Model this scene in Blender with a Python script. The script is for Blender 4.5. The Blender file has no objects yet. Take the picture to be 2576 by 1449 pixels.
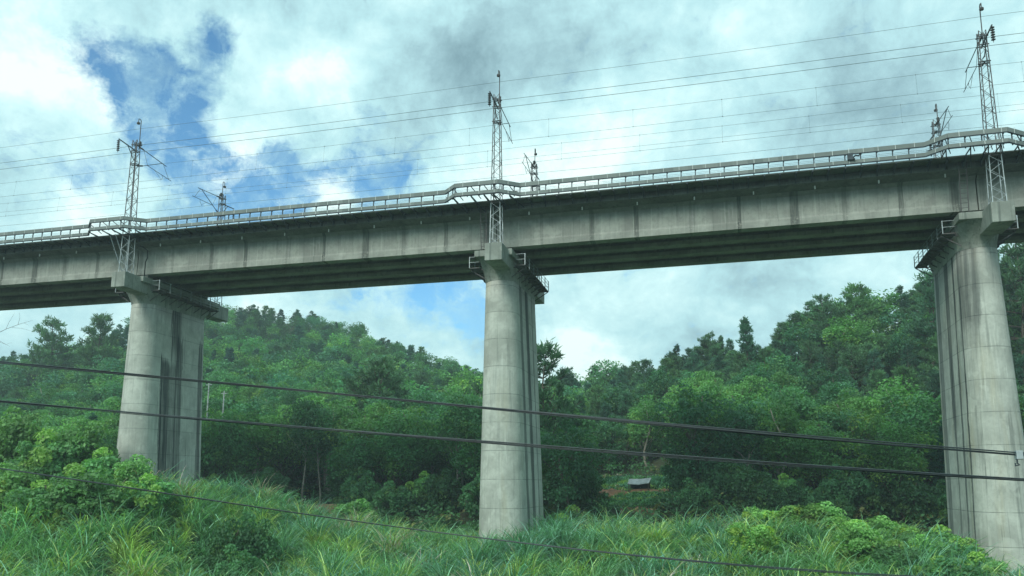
import bpy, math, random
import numpy as np
from mathutils import Vector, Matrix

random.seed(7); RNG = np.random.default_rng(11)
sc = bpy.context.scene
COL = sc.collection

# ------------------------------------------------------------------ camera
CAM = np.array([48.1215, -55.4677, -17.2587])
FPX, PPX, PPY = 2030.08, -27.1, 162.7
PITCH, YAW, ROLL = 0.1599, -0.268, 0.0047
def _basis():
    r = np.array([math.cos(YAW), -math.sin(YAW), 0.0])
    f = np.array([math.sin(YAW)*math.cos(PITCH), math.cos(YAW)*math.cos(PITCH), math.sin(PITCH)])
    u = np.cross(r, f)
    return r*math.cos(ROLL)+u*math.sin(ROLL), -r*math.sin(ROLL)+u*math.cos(ROLL), f
CR, CU, CF = _basis()
cd = bpy.data.cameras.new('camera'); cam = bpy.data.objects.new('camera', cd); COL.objects.link(cam)
cam.matrix_world = Matrix(((CR[0], CU[0], -CF[0], CAM[0]), (CR[1], CU[1], -CF[1], CAM[1]), (CR[2], CU[2], -CF[2], CAM[2]), (0, 0, 0, 1)))
cd.sensor_width = 36; cd.lens = FPX/2576*36
cd.shift_x = -PPX/2576; cd.shift_y = PPY/2576
cd.clip_start = 0.1; cd.clip_end = 9000
sc.camera = cam
def ray(u, v):
    d = CF + CR*(u-1288-PPX)/FPX - CU*(v-724.5-PPY)/FPX
    return d
def on_y(u, v, y):
    d = ray(u, v); return CAM + d*((y-CAM[1])/d[1])

# ------------------------------------------------------------------ light, exposure
sc.view_settings.view_transform = 'Standard'; sc.view_settings.look = 'None'
sc.view_settings.exposure = 0.34; sc.view_settings.gamma = 1.0
SUN_EL, SUN_AZ = math.radians(38), math.radians(196)      # azimuth clockwise from +Y
sdir = Vector((math.sin(SUN_AZ)*math.cos(SUN_EL), math.cos(SUN_AZ)*math.cos(SUN_EL), math.sin(SUN_EL)))
sl = bpy.data.lights.new('sun', 'SUN'); sl.energy = 2.0; sl.angle = math.radians(22); sl.color = (1.0, 0.985, 0.9)
so = bpy.data.objects.new('sun', sl); COL.objects.link(so)
so.rotation_euler = (-sdir).to_track_quat('-Z', 'Y').to_euler(); so.location = (0, -100, 100)

# ------------------------------------------------------------------ node helpers
class NT:
    def __init__(s, tree): s.t = tree; s.n = tree.nodes; s.l = tree.links
    def node(s, typ, **kw):
        n = s.n.new(typ)
        for k, v in kw.items(): setattr(n, k, v)
        return n
    def put(s, sock, val):
        if isinstance(val, bpy.types.NodeSocket): s.l.new(val, sock)
        else: sock.default_value = val
    def math(s, op, a, b=0.0, c=0.0, clamp=False):
        n = s.node('ShaderNodeMath', operation=op, use_clamp=clamp)
        s.put(n.inputs[0], a); s.put(n.inputs[1], b)
        if op in ('MULTIPLY_ADD', 'SMOOTH_MIN', 'COMPARE'): s.put(n.inputs[2], c)
        return n.outputs[0]
    def vmath(s, op, a, b=(0, 0, 0), out=0, scale=None):
        n = s.node('ShaderNodeVectorMath', operation=op)
        s.put(n.inputs[0], a)
        if op != 'SCALE': s.put(n.inputs[1], b)
        if scale is not None: s.put(n.inputs['Scale'], scale)
        return n.outputs[out]
    def noise(s, vec, scale, detail=4.0, rough=0.55, dist=0.0, col=False):
        n = s.node('ShaderNodeTexNoise'); s.put(n.inputs['Vector'], vec)
        n.inputs['Scale'].default_value = scale; n.inputs['Detail'].default_value = detail
        n.inputs['Roughness'].default_value = rough; n.inputs['Distortion'].default_value = dist
        return n.outputs['Color' if col else 'Fac']
    def rng(s, v, a, b, c=0.0, d=1.0, smooth=True):
        n = s.node('ShaderNodeMapRange'); n.interpolation_type = 'SMOOTHSTEP' if smooth else 'LINEAR'
        s.put(n.inputs[0], v)
        for i, x in enumerate((a, b, c, d)): s.put(n.inputs[i+1], x)
        return n.outputs[0]
    def mix(s, f, a, b, typ='MIX'):
        n = s.node('ShaderNodeMix', data_type='RGBA', blend_type=typ)
        s.put(n.inputs[0], f)
        for i, x in ((6, a), (7, b)):
            if not isinstance(x, bpy.types.NodeSocket) and len(x) == 3: x = (*x, 1)
            s.put(n.inputs[i], x)
        return n.outputs[2]
    def ramp(s, f, stops):
        n = s.node('ShaderNodeValToRGB'); s.put(n.inputs[0], f)
        e = n.color_ramp.elements
        while len(e) < len(stops): e.new(0.5)
        for k, (p, c) in enumerate(stops): e[k].position = p; e[k].color = (*c, 1)
        return n.outputs[0]
    def mapv(s, vec, scale):
        return s.vmath('MULTIPLY', vec, scale)
    def sep(s, vec):
        n = s.node('ShaderNodeSeparateXYZ'); s.put(n.inputs[0], vec); return n.outputs

# ------------------------------------------------------------------ sky: Nishita blue with broken cloud
world = bpy.data.worlds.new('World'); sc.world = world; world.use_nodes = True
W = NT(world.node_tree); W.n.clear()
sky = W.node('ShaderNodeTexSky', sky_type='NISHITA'); sky.sun_disc = False
sky.sun_elevation = SUN_EL; sky.sun_rotation = SUN_AZ; sky.air_density = 1.0; sky.dust_density = 0.6; sky.ozone_density = 2.0
tc = W.node('ShaderNodeTexCoord').outputs['Generated']
def blobs(vec, lst):
    tot = None
    for (u, v, r, w) in lst:
        d = ray(u, v); d = d/np.linalg.norm(d)
        dist = W.vmath('DISTANCE', vec, tuple(float(x) for x in d), out=1)
        m = W.rng(dist, r/FPX*1.45, 0.0, 0.0, w)
        tot = m if tot is None else W.math('ADD', tot, m)
    return tot
z_ = W.sep(tc)[2]
persp = W.vmath('SCALE', tc, scale=W.math('DIVIDE', 1.0, W.math('ADD', W.math('MAXIMUM', z_, 0.0), 0.45)))
wv = W.noise(tc, 7.0, 6.0, 0.62, col=True)
warp = W.vmath('SUBTRACT', wv, (0.5, 0.5, 0.5))
warp2 = W.vmath('SUBTRACT', W.noise(tc, 3.2, 8.0, 0.6, col=True), (0.5, 0.5, 0.5))
wtc = W.vmath('ADD', tc, W.vmath('SCALE', warp, scale=0.10))
BLUE = [(235, 140, 60, .8), (300, 160, 80, .9), (330, 230, 90, 1), (400, 190, 80, 1), (520, 100, 60, .9), (560, 165, 50, .8), (495, 240, 60, .9), (260, 250, 50, .5),
        (370, 300, 80, 1), (450, 320, 80, 1), (430, 380, 80, .8), (510, 400, 80, 1), (600, 420, 80, 1), (570, 490, 90, 1), (680, 430, 80, 1), (760, 430, 70, 1), (660, 500, 90, .9), (750, 490, 70, .7),
        (690, 362, 45, .8), (820, 420, 60, .7), (900, 430, 80, .9), (970, 450, 80, .8), (1030, 430, 60, .5), (930, 290, 60, .5), (910, 360, 50, .4), (480, 540, 70, .8), (400, 420, 70, .6), (200, 440, 70, .7), (280, 470, 60, .5), (50, 340, 80, .4),
        (1150, 750, 110, 1), (900, 735, 60, .8), (1100, 725, 70, 1), (1190, 810, 60, 1), (980, 725, 70, .6), (1060, 780, 60, .4), (1300, 740, 60, .3)]
PUFF = [(830, 485, 70, 1.3), (600, 300, 110, .6), (300, 320, 26, .5), (330, 260, 16, .6), (460, 250, 26, .3), (1250, 440, 200, .4), (250, 560, 130, .5), (800, 220, 130, .6), (150, 300, 90, .5), (1040, 800, 50, .4)]
DARK = [(1140, 110, 130, .75), (1190, 180, 110, .55), (1060, 150, 110, .5), (1330, 20, 240, .45), (620, 10, 200, .4), (2240, 270, 140, .5), (2150, 200, 120, .35), (2080, 120, 80, .3), (60, 20, 200, .35), (720, 40, 120, .4), (1480, 130, 140, .2), (1650, 40, 160, .2), (1020, 280, 90, .3), (2300, 420, 120, .3), (1700, 760, 160, .3), (2000, 700, 160, .2),
        (1500, 60, 300, .3), (2060, 60, 250, .25), (330, 20, 240, .4), (2420, 20, 250, .3), (40, 370, 120, .35), (1960, 360, 200, .25), (900, 20, 200, .3), (1320, 220, 200, .3), (900, 560, 120, .1), (1950, 620, 300, .15), (60, 800, 200, .1)]
LITE = [(60, 80, 120, .8), (130, 160, 140, .8), (650, 130, 170, .6), (600, 290, 130, .8), (830, 210, 100, .9), (250, 420, 180, .5), (840, 490, 110, 1), (1140, 20, 60, .6), (1400, 400, 260, .45),
        (2170, 330, 60, .4), (1250, 440, 180, .5), (1480, 920, 80, .9), (700, 745, 120, .8), (560, 750, 120, .4), (180, 520, 160, .5), (2050, 880, 200, .2), (1600, 300, 350, .25), (1900, 250, 200, .2), (1480, 760, 200, .3)]
bl = W.math('MINIMUM', W.math('SUBTRACT', W.math('MULTIPLY', blobs(wtc, BLUE), 2.5), 0.4), 2.3); pf = blobs(wtc, PUFF)
n1 = W.noise(persp, 5.0, 9.0, 0.6, 0.4)
n2 = W.noise(persp, 14.0, 8.0, 0.62, 0.3)
n3 = W.noise(W.vmath('ADD', tc, W.vmath('SCALE', warp, scale=0.05)), 16.0, 12.0, 0.68, 0.2)
n4 = W.noise(W.mapv(tc, (1.0, 1.0, 2.2)), 34.0, 10.0, 0.66, 0.6)
cover = W.math('SUBTRACT', W.math('SUBTRACT', bl, pf), W.math('MULTIPLY', W.math('SUBTRACT', n3, 0.5), 3.6))
cover = W.math('SUBTRACT', cover, W.math('MULTIPLY', W.math('SUBTRACT', n4, 0.5), 2.6))
cover = W.math('SUBTRACT', cover, W.math('MULTIPLY', W.math('SUBTRACT', n1, 0.5), 0.8))
bluem = W.rng(cover, 0.0, 2.0, smooth=False)
wisp = W.math('MULTIPLY', W.rng(W.noise(W.vmath('ADD', tc, W.vmath('SCALE', warp2, scale=0.25)), 13.0, 12.0, 0.66, 0.5), 0.44, 0.62), W.rng(cover, 2.8, 0.9, 0.35, 1.0))
bluem = W.math('MULTIPLY', bluem, W.math('SUBTRACT', 1.0, W.math('MULTIPLY', wisp, 0.8)))
wt2 = W.vmath('ADD', tc, W.vmath('ADD', W.vmath('SCALE', warp, scale=0.10), W.vmath('SCALE', warp2, scale=0.16)))
lum = W.math('SUBTRACT', blobs(wt2, LITE), blobs(wt2, DARK))
lum = W.math('ADD', W.math('MULTIPLY', lum, 0.38), 0.60)
lum = W.math('ADD', lum, W.math('MULTIPLY', W.math('SUBTRACT', n1, 0.5), 1.2))
lum = W.math('ADD', lum, W.math('MULTIPLY', W.math('SUBTRACT', n3, 0.5), 0.9))
cloud = W.ramp(lum, [(0.0, (0.19, 0.32, 0.37)), (0.30, (0.31, 0.50, 0.55)), (0.55, (0.43, 0.69, 0.73)), (0.78, (0.58, 0.84, 0.85)), (1.0, (0.80, 0.98, 0.95))])
blue = W.vmath('SCALE', W.vmath('MULTIPLY', sky.outputs[0], (0.62, 1.05, 1.15)), scale=0.125)
skyc = W.mix(bluem, cloud, blue)
up = W.rng(z_, -0.02, 0.03)
skyc = W.mix(up, (0.10, 0.16, 0.12), skyc)
bg = W.node('ShaderNodeBackground'); W.put(bg.inputs[0], skyc); bg.inputs[1].default_value = 1.0
wo = W.node('ShaderNodeOutputWorld'); W.l.new(bg.outputs[0], wo.inputs[0])

# ------------------------------------------------------------------ materials
def newmat(name):
    m = bpy.data.materials.new(name); m.use_nodes = True
    T = NT(m.node_tree); T.n.clear()
    b = T.node('ShaderNodeBsdfPrincipled'); o = T.node('ShaderNodeOutputMaterial'); T.l.new(b.outputs[0], o.inputs[0])
    b.inputs['Specular IOR Level'].default_value = 0.25
    return m, T, b
def bump(T, b, h, strength=0.3, dist=0.02):
    n = T.node('ShaderNodeBump'); n.inputs['Strength'].default_value = strength; n.inputs['Distance'].default_value = dist
    T.put(n.inputs['Height'], h); T.l.new(n.outputs[0], b.inputs['Normal'])
def obco(T): return T.node('ShaderNodeTexCoord').outputs['Object']

def mat_concrete(name, base=(0.36, 0.40, 0.35), dirt=(0.10, 0.12, 0.11), streak=0.5, seams=0.0, bands=(), warm=0.0, seed=0.0, joints=None):
    """weathered in-situ concrete: mottling, pour seams, run-off streaks, long stain bands (y0, halfwidth, ztop, side)"""
    m, T, b = newmat(name)
    P = T.vmath('ADD', obco(T), (seed, seed*1.7, 0))
    O = obco(T)
    X, Y, Z = T.sep(O)
    mot = T.noise(P, 0.5, 6, 0.6)
    fine = T.noise(P, 6.0, 6, 0.65)
    c = T.mix(T.rng(mot, 0.3, 0.7), tuple(x*0.72 for x in base), tuple(x*1.15 for x in base))
    c = T.mix(T.math('MULTIPLY', T.rng(fine, 0.42, 0.75), 0.35), c, tuple(x*0.6 for x in base))
    if warm:
        wn = T.noise(T.mapv(P, (0.9, 0.9, 0.12)), 1.0, 4, 0.5)
        c = T.mix(T.math('MULTIPLY', T.rng(wn, 0.5, 0.68), warm), c, (0.42, 0.38, 0.24))
    st = T.noise(T.mapv(P, (3.2, 3.2, 0.10)), 1.0, 5, 0.62)
    st2 = T.noise(T.mapv(P, (9.0, 9.0, 0.22)), 1.0, 4, 0.6)
    sm = T.math('ADD', T.rng(st, 0.53, 0.72), T.math('MULTIPLY', T.rng(st2, 0.56, 0.74), 0.6))
    c = T.mix(T.math('MULTIPLY', sm, streak, clamp=True), c, dirt)
    wl = T.noise(T.mapv(P, (5.5, 5.5, 0.18)), 1.0, 3, 0.6)
    c = T.mix(T.math('MULTIPLY', T.rng(wl, 0.56, 0.72), 0.45), c, tuple(min(0.8, x*1.5) for x in base))
    sg = T.noise(T.mapv(P, (1.0, 1.0, 0.55)), 1.7, 6, 0.68)
    c = T.mix(T.math('MULTIPLY', T.rng(sg, 0.54, 0.72), 0.42), c, tuple(x*0.42 for x in base))
    pk = T.noise(P, 1.1, 2, 0.5)
    c = T.mix(T.math('MULTIPLY', T.rng(pk, 0.60, 0.66), 0.30), c, tuple(min(.8, x*1.35) for x in base))
    if joints:
        jx = T.math('ADD', X, T.math('MULTIPLY', T.math('SUBTRACT', T.noise(T.mapv(P, (0.25, 0, 0)), 1.0, 1, 0.5), 0.5), 2.2))
        q_ = T.math('DIVIDE', T.math('SUBTRACT', jx, joints[0]), joints[1]); fr_ = T.math('ABSOLUTE', T.math('SUBTRACT', T.math('FRACT', T.math('ADD', q_, 0.5)), 0.5))
        ed = T.noise(T.mapv(P, (6.0, 1, 0.5)), 1.0, 5, 0.7); cell = T.node('ShaderNodeTexWhiteNoise', noise_dimensions='1D'); T.put(cell.inputs['W'], T.math('FLOOR', T.math('ADD', q_, 0.5)))
        wd = T.math('ADD', T.math('MULTIPLY', cell.outputs['Value'], 0.045), 0.022)
        dj = T.math('SUBTRACT', T.math('ADD', fr_, T.math('MULTIPLY', T.math('SUBTRACT', ed, 0.5), 0.05)), wd)
        jm = T.math('MULTIPLY', T.rng(dj, 0.012, -0.008), T.rng(T.noise(T.mapv(P, (9, 1, .8)), 1.0, 4, .6), 0.3, 0.62, 0.45, 1.0))
        c = T.mix(T.math('MULTIPLY', T.math('MULTIPLY', jm, T.math('ADD', T.math('MULTIPLY', T.math('FRACT', T.math('MULTIPLY', cell.outputs['Value'], 7.3)), .6), .35)), 0.9), c, (0.05, 0.06, 0.055))
        pl_ = T.math('MULTIPLY', T.rng(T.math('SUBTRACT', dj, 0.02), 0.012, -0.01), T.rng(T.noise(P, 5.0, 6, .7), .52, .66))
        c = T.mix(T.math('MULTIPLY', T.math('MULTIPLY', pl_, T.rng(Z, 1.5, 0.6)), 0.5), c, (0.5, 0.5, 0.43))
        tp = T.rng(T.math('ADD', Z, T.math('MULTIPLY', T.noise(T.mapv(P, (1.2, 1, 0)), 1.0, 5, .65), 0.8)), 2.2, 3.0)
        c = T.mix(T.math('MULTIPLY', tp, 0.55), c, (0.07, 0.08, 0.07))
    h = T.math('MULTIPLY', fine, 0.4)
    if seams:
        f = T.math('FRACT', T.math('DIVIDE', T.math('ADD', Z, 100.0+T_OFF), seams))
        ln = T.rng(T.math('ABSOLUTE', T.math('SUBTRACT', f, 0.5)), 0.0, 0.022, 1.0, 0.0)
        ln = T.math('MULTIPLY', ln, T.rng(T.noise(P, 1.3, 3, 0.6), 0.3, 0.6, 0.25, 0.9))
        c = T.mix(T.math('MULTIPLY', ln, 0.75), c, dirt)
        lift = T.node('ShaderNodeTexWhiteNoise', noise_dimensions='1D')
        T.put(lift.inputs['W'], T.math('FLOOR', T.math('DIVIDE', T.math('ADD', Z, 100.0+T_OFF+seams/2), seams)))
        c = T.mix(0.12, c, T.mix(lift.outputs['Value'], tuple(x*0.62 for x in base), tuple(x*1.35 for x in base)))
        h = T.math('SUBTRACT', h, ln)
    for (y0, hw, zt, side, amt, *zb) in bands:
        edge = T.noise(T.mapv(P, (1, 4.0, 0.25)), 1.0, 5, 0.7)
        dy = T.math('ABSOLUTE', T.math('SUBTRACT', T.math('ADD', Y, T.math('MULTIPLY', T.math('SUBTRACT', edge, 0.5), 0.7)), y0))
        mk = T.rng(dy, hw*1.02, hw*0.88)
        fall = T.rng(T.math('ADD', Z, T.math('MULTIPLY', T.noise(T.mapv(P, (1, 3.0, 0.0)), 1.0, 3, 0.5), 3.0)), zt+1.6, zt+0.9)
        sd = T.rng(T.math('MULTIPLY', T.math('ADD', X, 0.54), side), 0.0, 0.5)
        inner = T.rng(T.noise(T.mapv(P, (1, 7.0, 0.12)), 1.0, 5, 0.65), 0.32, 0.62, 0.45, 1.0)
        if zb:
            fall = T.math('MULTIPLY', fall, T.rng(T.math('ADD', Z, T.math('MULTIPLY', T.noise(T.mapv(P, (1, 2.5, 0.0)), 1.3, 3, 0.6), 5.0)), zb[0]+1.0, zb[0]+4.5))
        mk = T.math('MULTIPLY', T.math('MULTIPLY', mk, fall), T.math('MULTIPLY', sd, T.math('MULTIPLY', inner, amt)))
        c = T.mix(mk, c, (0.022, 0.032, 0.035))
    T.put(b.inputs['Base Color'], c); b.inputs['Roughness'].default_value = 0.9
    bump(T, b, h, 0.45, 0.03)
    return m
T_OFF = 0.0

def mat_simple(name, col, rough=0.6, metal=0.0, var=0.35, scale=3.0, spec=0.3):
    m, T, b = newmat(name)
    n = T.noise(obco(T), scale, 5, 0.65)
    c = T.mix(T.rng(n, 0.3, 0.7), tuple(x*(1-var) for x in col), tuple(min(1, x*(1+var)) for x in col))
    T.put(b.inputs['Base Color'], c); b.inputs['Roughness'].default_value = rough; b.inputs['Metallic'].default_value = metal
    b.inputs['Specular IOR Level'].default_value = spec
    return m

def mat_leaf(name, trans=0.35, rough=0.55, hue=(1, 1, 1), objvar=0.5):
    """leaf colour from the mesh's own colour attribute, varied a little per plant"""
    m, T, b = newmat(name)
    a = T.node('ShaderNodeAttribute', attribute_name='tone')
    oi = T.node('ShaderNodeObjectInfo')
    k = T.rng(oi.outputs['Random'], 0, 1, 1-objvar*0.55, 1+objvar*0.55, smooth=False)
    c = T.vmath('SCALE', T.vmath('MULTIPLY', a.outputs['Color'], hue), scale=k)
    r2 = T.math('FRACT', T.math('MULTIPLY', oi.outputs['Random'], 17.3))
    c = T.mix(T.math('MULTIPLY', r2, objvar*0.6), c, T.vmath('MULTIPLY', c, (0.75, 0.95, 1.35)))
    T.put(b.inputs['Base Color'], c); b.inputs['Roughness'].default_value = rough
    tr = T.node('ShaderNodeBsdfTranslucent'); T.put(tr.inputs[0], T.vmath('MULTIPLY', c, (1.3, 1.5, 0.6)))
    mx = T.node('ShaderNodeMixShader'); mx.inputs[0].default_value = trans
    T.l.new(b.outputs[0], mx.inputs[1]); T.l.new(tr.outputs[0], mx.inputs[2])
    out = [n for n in T.n if n.type == 'OUTPUT_MATERIAL'][0]; T.l.new(mx.outputs[0], out.inputs[0])
    return m

CB = (0.46, 0.49, 0.435)
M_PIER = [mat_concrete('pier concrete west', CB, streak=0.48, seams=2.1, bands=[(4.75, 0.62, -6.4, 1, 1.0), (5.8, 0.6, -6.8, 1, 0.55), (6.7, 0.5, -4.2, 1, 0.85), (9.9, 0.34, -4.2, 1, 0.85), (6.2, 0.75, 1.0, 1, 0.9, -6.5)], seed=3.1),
          mat_concrete('pier concrete middle', CB, streak=0.46, seams=2.1, bands=[(4.6, 0.45, -0.5, 1, 0.8), (6.7, 0.55, -0.5, 1, 0.95), (8.6, 0.2, -0.5, 1, 0.7)], warm=0.30, seed=9.7),
          mat_concrete('pier concrete east', CB, streak=0.58, seams=2.1, bands=[(9.2, 0.55, -0.5, -1, 0.7), (6.5, 0.55, -0.5, -1, 0.95, -13), (6.4, .18, -8, -1, .8), (4.6, 0.22, -0.5, -1, 0.95), (2.9, 0.7, 1, -1, 0.7, -8), (3.3, .14, -4, -1, .9)], warm=0.40, seed=17.3)]
M_CAP = mat_concrete('cap concrete', (0.30, 0.33, 0.29), streak=0.85, seed=5)
M_GIRD = mat_concrete('girder concrete', (0.31, 0.32, 0.275), dirt=(0.09, 0.105, 0.10), streak=0.45, seed=2)
M_GFACE = mat_concrete('near girder concrete', (0.33, 0.35, 0.31), dirt=(0.09, 0.105, 0.10), streak=0.40, seed=4, joints=(-0.2, 3.5))
M_GSTAIN = mat_concrete('stained joint concrete', (0.17, 0.18, 0.16), dirt=(0.045, 0.052, 0.05), streak=1.0, seed=8)
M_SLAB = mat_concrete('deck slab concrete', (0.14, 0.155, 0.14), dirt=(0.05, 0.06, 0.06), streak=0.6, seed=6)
M_BAND = None
def _band():
    m, T, b = newmat('railing panel concrete')
    O = obco(T); X, Y, Z = T.sep(O)
    w = T.node('ShaderNodeTexWhiteNoise', noise_dimensions='1D'); T.put(w.inputs['W'], T.math('FLOOR', X))
    n = T.noise(O, 2.5, 5, 0.65)
    c = T.mix(n, (0.12, 0.145, 0.14), (0.24, 0.27, 0.26))
    c = T.mix(0.4, c, T.mix(w.outputs['Value'], (0.13, 0.16, 0.15), (0.30, 0.34, 0.32)))
    T.put(b.inputs['Base Color'], c); b.inputs['Roughness'].default_value = 0.85
    return m
M_BAND = _band()
M_TIE = mat_simple('pale mortar joint', (0.62, 0.68, 0.66), 0.8, var=0.2)
M_DARK = mat_simple('dark painted steel', (0.05, 0.065, 0.075), 0.55, 0.3)
M_GALV = mat_simple('galvanised steel', (0.36, 0.41, 0.42), 0.55, 0.45, 0.3, 2.0)
M_RUST = mat_simple('weathered steel', (0.11, 0.105, 0.105), 0.7, 0.3, 0.35, 2.0)
M_INS = mat_simple('brown glazed porcelain', (0.06, 0.055, 0.055), 0.25, 0, 0.2)
M_WIRE = mat_simple('catenary wire', (0.13, 0.17, 0.18), 0.5, 0.5, 0.2)
M_CABLE = mat_simple('black sheathed cable', (0.022, 0.034, 0.038), 0.45, 0, 0.3, 8, spec=0.5)
M_RUBBER = mat_simple('black pipe', (0.02, 0.025, 0.025), 0.5)
M_WHITE = mat_simple('white plastic', (0.6, 0.62, 0.6), 0.5, var=0.1)
M_POLE = mat_simple('old concrete pole', (0.24, 0.27, 0.26), 0.9)
M_BARK = mat_simple('grey brown bark', (0.10, 0.085, 0.065), 0.95, 0, 0.5, 4)
M_PALEBARK = mat_simple('pale bark', (0.30, 0.28, 0.23), 0.9, 0, 0.4, 3)
M_BARE = mat_simple('bare twig bark', (0.13, 0.14, 0.14), 0.9, 0, 0.3, 4)
M_LEAF = mat_leaf('broad leaves', hue=(2.15, 1.9, 1.95))
M_NEEDLE = mat_leaf('needles', 0.25, 0.7, hue=(2.1, 1.95, 1.95))
M_GRASS = mat_leaf('grass blades', 0.35, 0.42, hue=(2.0, 1.85, 2.55), objvar=0.0)

# ------------------------------------------------------------------ mesh helpers
class MB:
    def __init__(s): s.v = []; s.f = []; s.mi = []
    def add(s, vs, fs, mi=0):
        o = len(s.v); s.v += [tuple(map(float, p)) for p in vs]; s.f += [tuple(i+o for i in f) for f in fs]; s.mi += [mi]*len(fs)
    def box(s, a, b, mi=0):
        (x0, y0, z0), (x1, y1, z1) = a, b
        s.add([(x0, y0, z0), (x1, y0, z0), (x1, y1, z0), (x0, y1, z0), (x0, y0, z1), (x1, y0, z1), (x1, y1, z1), (x0, y1, z1)],
              [(0, 3, 2, 1), (4, 5, 6, 7), (0, 1, 5, 4), (1, 2, 6, 5), (2, 3, 7, 6), (3, 0, 4, 7)], mi)
    def bar(s, p, q, w, h=None, mi=0, roll=0):
        """rectangular bar from p to q"""
        h = h or w; p = Vector(p); q = Vector(q); d = (q-p)
        if d.length < 1e-6: return
        d.normalize(); up = Vector((0, 0, 1)) if abs(d.z) < 0.95 else Vector((0, 1, 0))
        a = d.cross(up).normalized(); b = a.cross(d)
        vs = []
        for c in (p, q):
            for sx, sy in ((-1, -1), (1, -1), (1, 1), (-1, 1)): vs.append(c+a*sx*w/2+b*sy*h/2)
        s.add(vs, [(0, 3, 2, 1), (4, 5, 6, 7), (0, 1, 5, 4), (1, 2, 6, 5), (2, 3, 7, 6), (3, 0, 4, 7)], mi)
    def tube(s, pts, r, n=6, mi=0, caps=True):
        rs = r if hasattr(r, '__len__') else [r]*len(pts)
        pts = [Vector(p) for p in pts]; vs = []; fs = []
        a = None
        for i, p in enumerate(pts):
            d = (pts[min(i+1, len(pts)-1)]-pts[max(i-1, 0)]).normalized()
            if a is None:
                up = Vector((0, 0, 1)) if abs(d.z) < 0.9 else Vector((1, 0, 0)); a = d.cross(up).normalized()
            else: a = (a-d*a.dot(d)).normalized()
            b = d.cross(a)
            for k in range(n):
                t = 2*math.pi*k/n; vs.append(p+(a*math.cos(t)+b*math.sin(t))*rs[i])
        for i in range(len(pts)-1):
            for k in range(n):
                fs.append((i*n+k, i*n+(k+1) % n, (i+1)*n+(k+1) % n, (i+1)*n+k))
        if caps: fs += [tuple(range(n))[::-1], tuple(range((len(pts)-1)*n, len(pts)*n))]
        s.add(vs, fs, mi)
    def loft(s, rings, mi=0, caps=True):
        n = len(rings[0]); vs = [p for r in rings for p in r]; fs = []
        for i in range(len(rings)-1):
            for k in range(n): fs.append((i*n+k, i*n+(k+1) % n, (i+1)*n+(k+1) % n, (i+1)*n+k))
        if caps: fs += [tuple(range(n))[::-1], tuple(range((len(rings)-1)*n, len(rings)*n))]
        s.add(vs, fs, mi)
    def lathe(s, prof, c=(0, 0, 0), n=12, mi=0):
        s.loft([[(c[0]+r*math.cos(2*math.pi*k/n), c[1]+r*math.sin(2*math.pi*k/n), c[2]+z) for k in range(n)] for r, z in prof], mi)
    def xform(s, M): s.v = [tuple(M @ Vector(p)) for p in s.v]; return s
    def build(s, name, mats, parent=None, smooth=False, bevel=0):
        me = bpy.data.meshes.new(name); me.from_pydata(s.v, [], s.f)
        mats = mats if isinstance(mats, (list, tuple)) else [mats]
        for m in mats: me.materials.append(m)
        if any(s.mi): me.polygons.foreach_set('material_index', s.mi)
        if smooth: me.polygons.foreach_set('use_smooth', [True]*len(me.polygons))
        me.update()
        o = bpy.data.objects.new(name, me); COL.objects.link(o)
        if parent: o.parent = parent
        if bevel:
            mod = o.modifiers.new('bevel', 'BEVEL'); mod.width = bevel; mod.segments = 2; mod.limit_method = 'ANGLE'
        return o
def tag(o, label=None, cat=None, group=None, kind=None):
    if label: o['label'] = label
    if cat: o['category'] = cat
    if group: o['group'] = group
    if kind: o['kind'] = kind
    return o
def thing(name, loc, label, cat, group=None, rz=0, scale=1):
    o = bpy.data.objects.new(name, None); COL.objects.link(o); o.location = loc; o.rotation_euler = (0, 0, rz); o.scale = (scale,)*3
    o.empty_display_size = 0.5
    return tag(o, label, cat, group)

def fastmesh(name, V, F4, mats, tone=None, parent=None, smooth=False, link=True):
    """V (n,3), F4 (m,4) numpy -> mesh with optional per-face colour in attribute 'tone'"""
    me = bpy.data.meshes.new(name)
    n, m = len(V), len(F4)
    me.vertices.add(n); me.vertices.foreach_set('co', np.asarray(V, np.float32).ravel())
    me.loops.add(m*4); me.loops.foreach_set('vertex_index', np.asarray(F4, np.int32).ravel())
    me.polygons.add(m); me.polygons.foreach_set('loop_start', np.arange(0, m*4, 4, dtype=np.int32))
    try: me.polygons.foreach_set('loop_total', np.full(m, 4, np.int32))
    except Exception: pass
    me.update(calc_edges=True)
    if tone is not None:
        at = me.attributes.new('tone', 'FLOAT_COLOR', 'FACE')
        c = np.ones((m, 4), np.float32); c[:, :3] = tone; at.data.foreach_set('color', c.ravel())
    me.materials.append(mats)
    if smooth: me.polygons.foreach_set('use_smooth', np.ones(m, bool))
    if not link: return me
    o = bpy.data.objects.new(name, me); COL.objects.link(o)
    if parent: o.parent = parent
    return o

# ------------------------------------------------------------------ bridge frames (one per pier line)
FX = [-32.6, 0.0, 32.47, 65.44, 98.3]; FY = [-0.1, 0.0, 0.04, 0.0, -0.1]; FZ = [-0.02, 0.0, 0.04, 0.2, 0.4]; FA = [.03, .024, .010, -.015, -.03]
def FR(i, x, y, z):
    c, s_ = math.cos(FA[i]), math.sin(FA[i]); return Vector((FX[i]+x*c-y*s_, FY[i]+x*s_+y*c, z+FZ[i]))
PC = 6.73; PXO = -0.54     # pier centre relative to the mast

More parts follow.
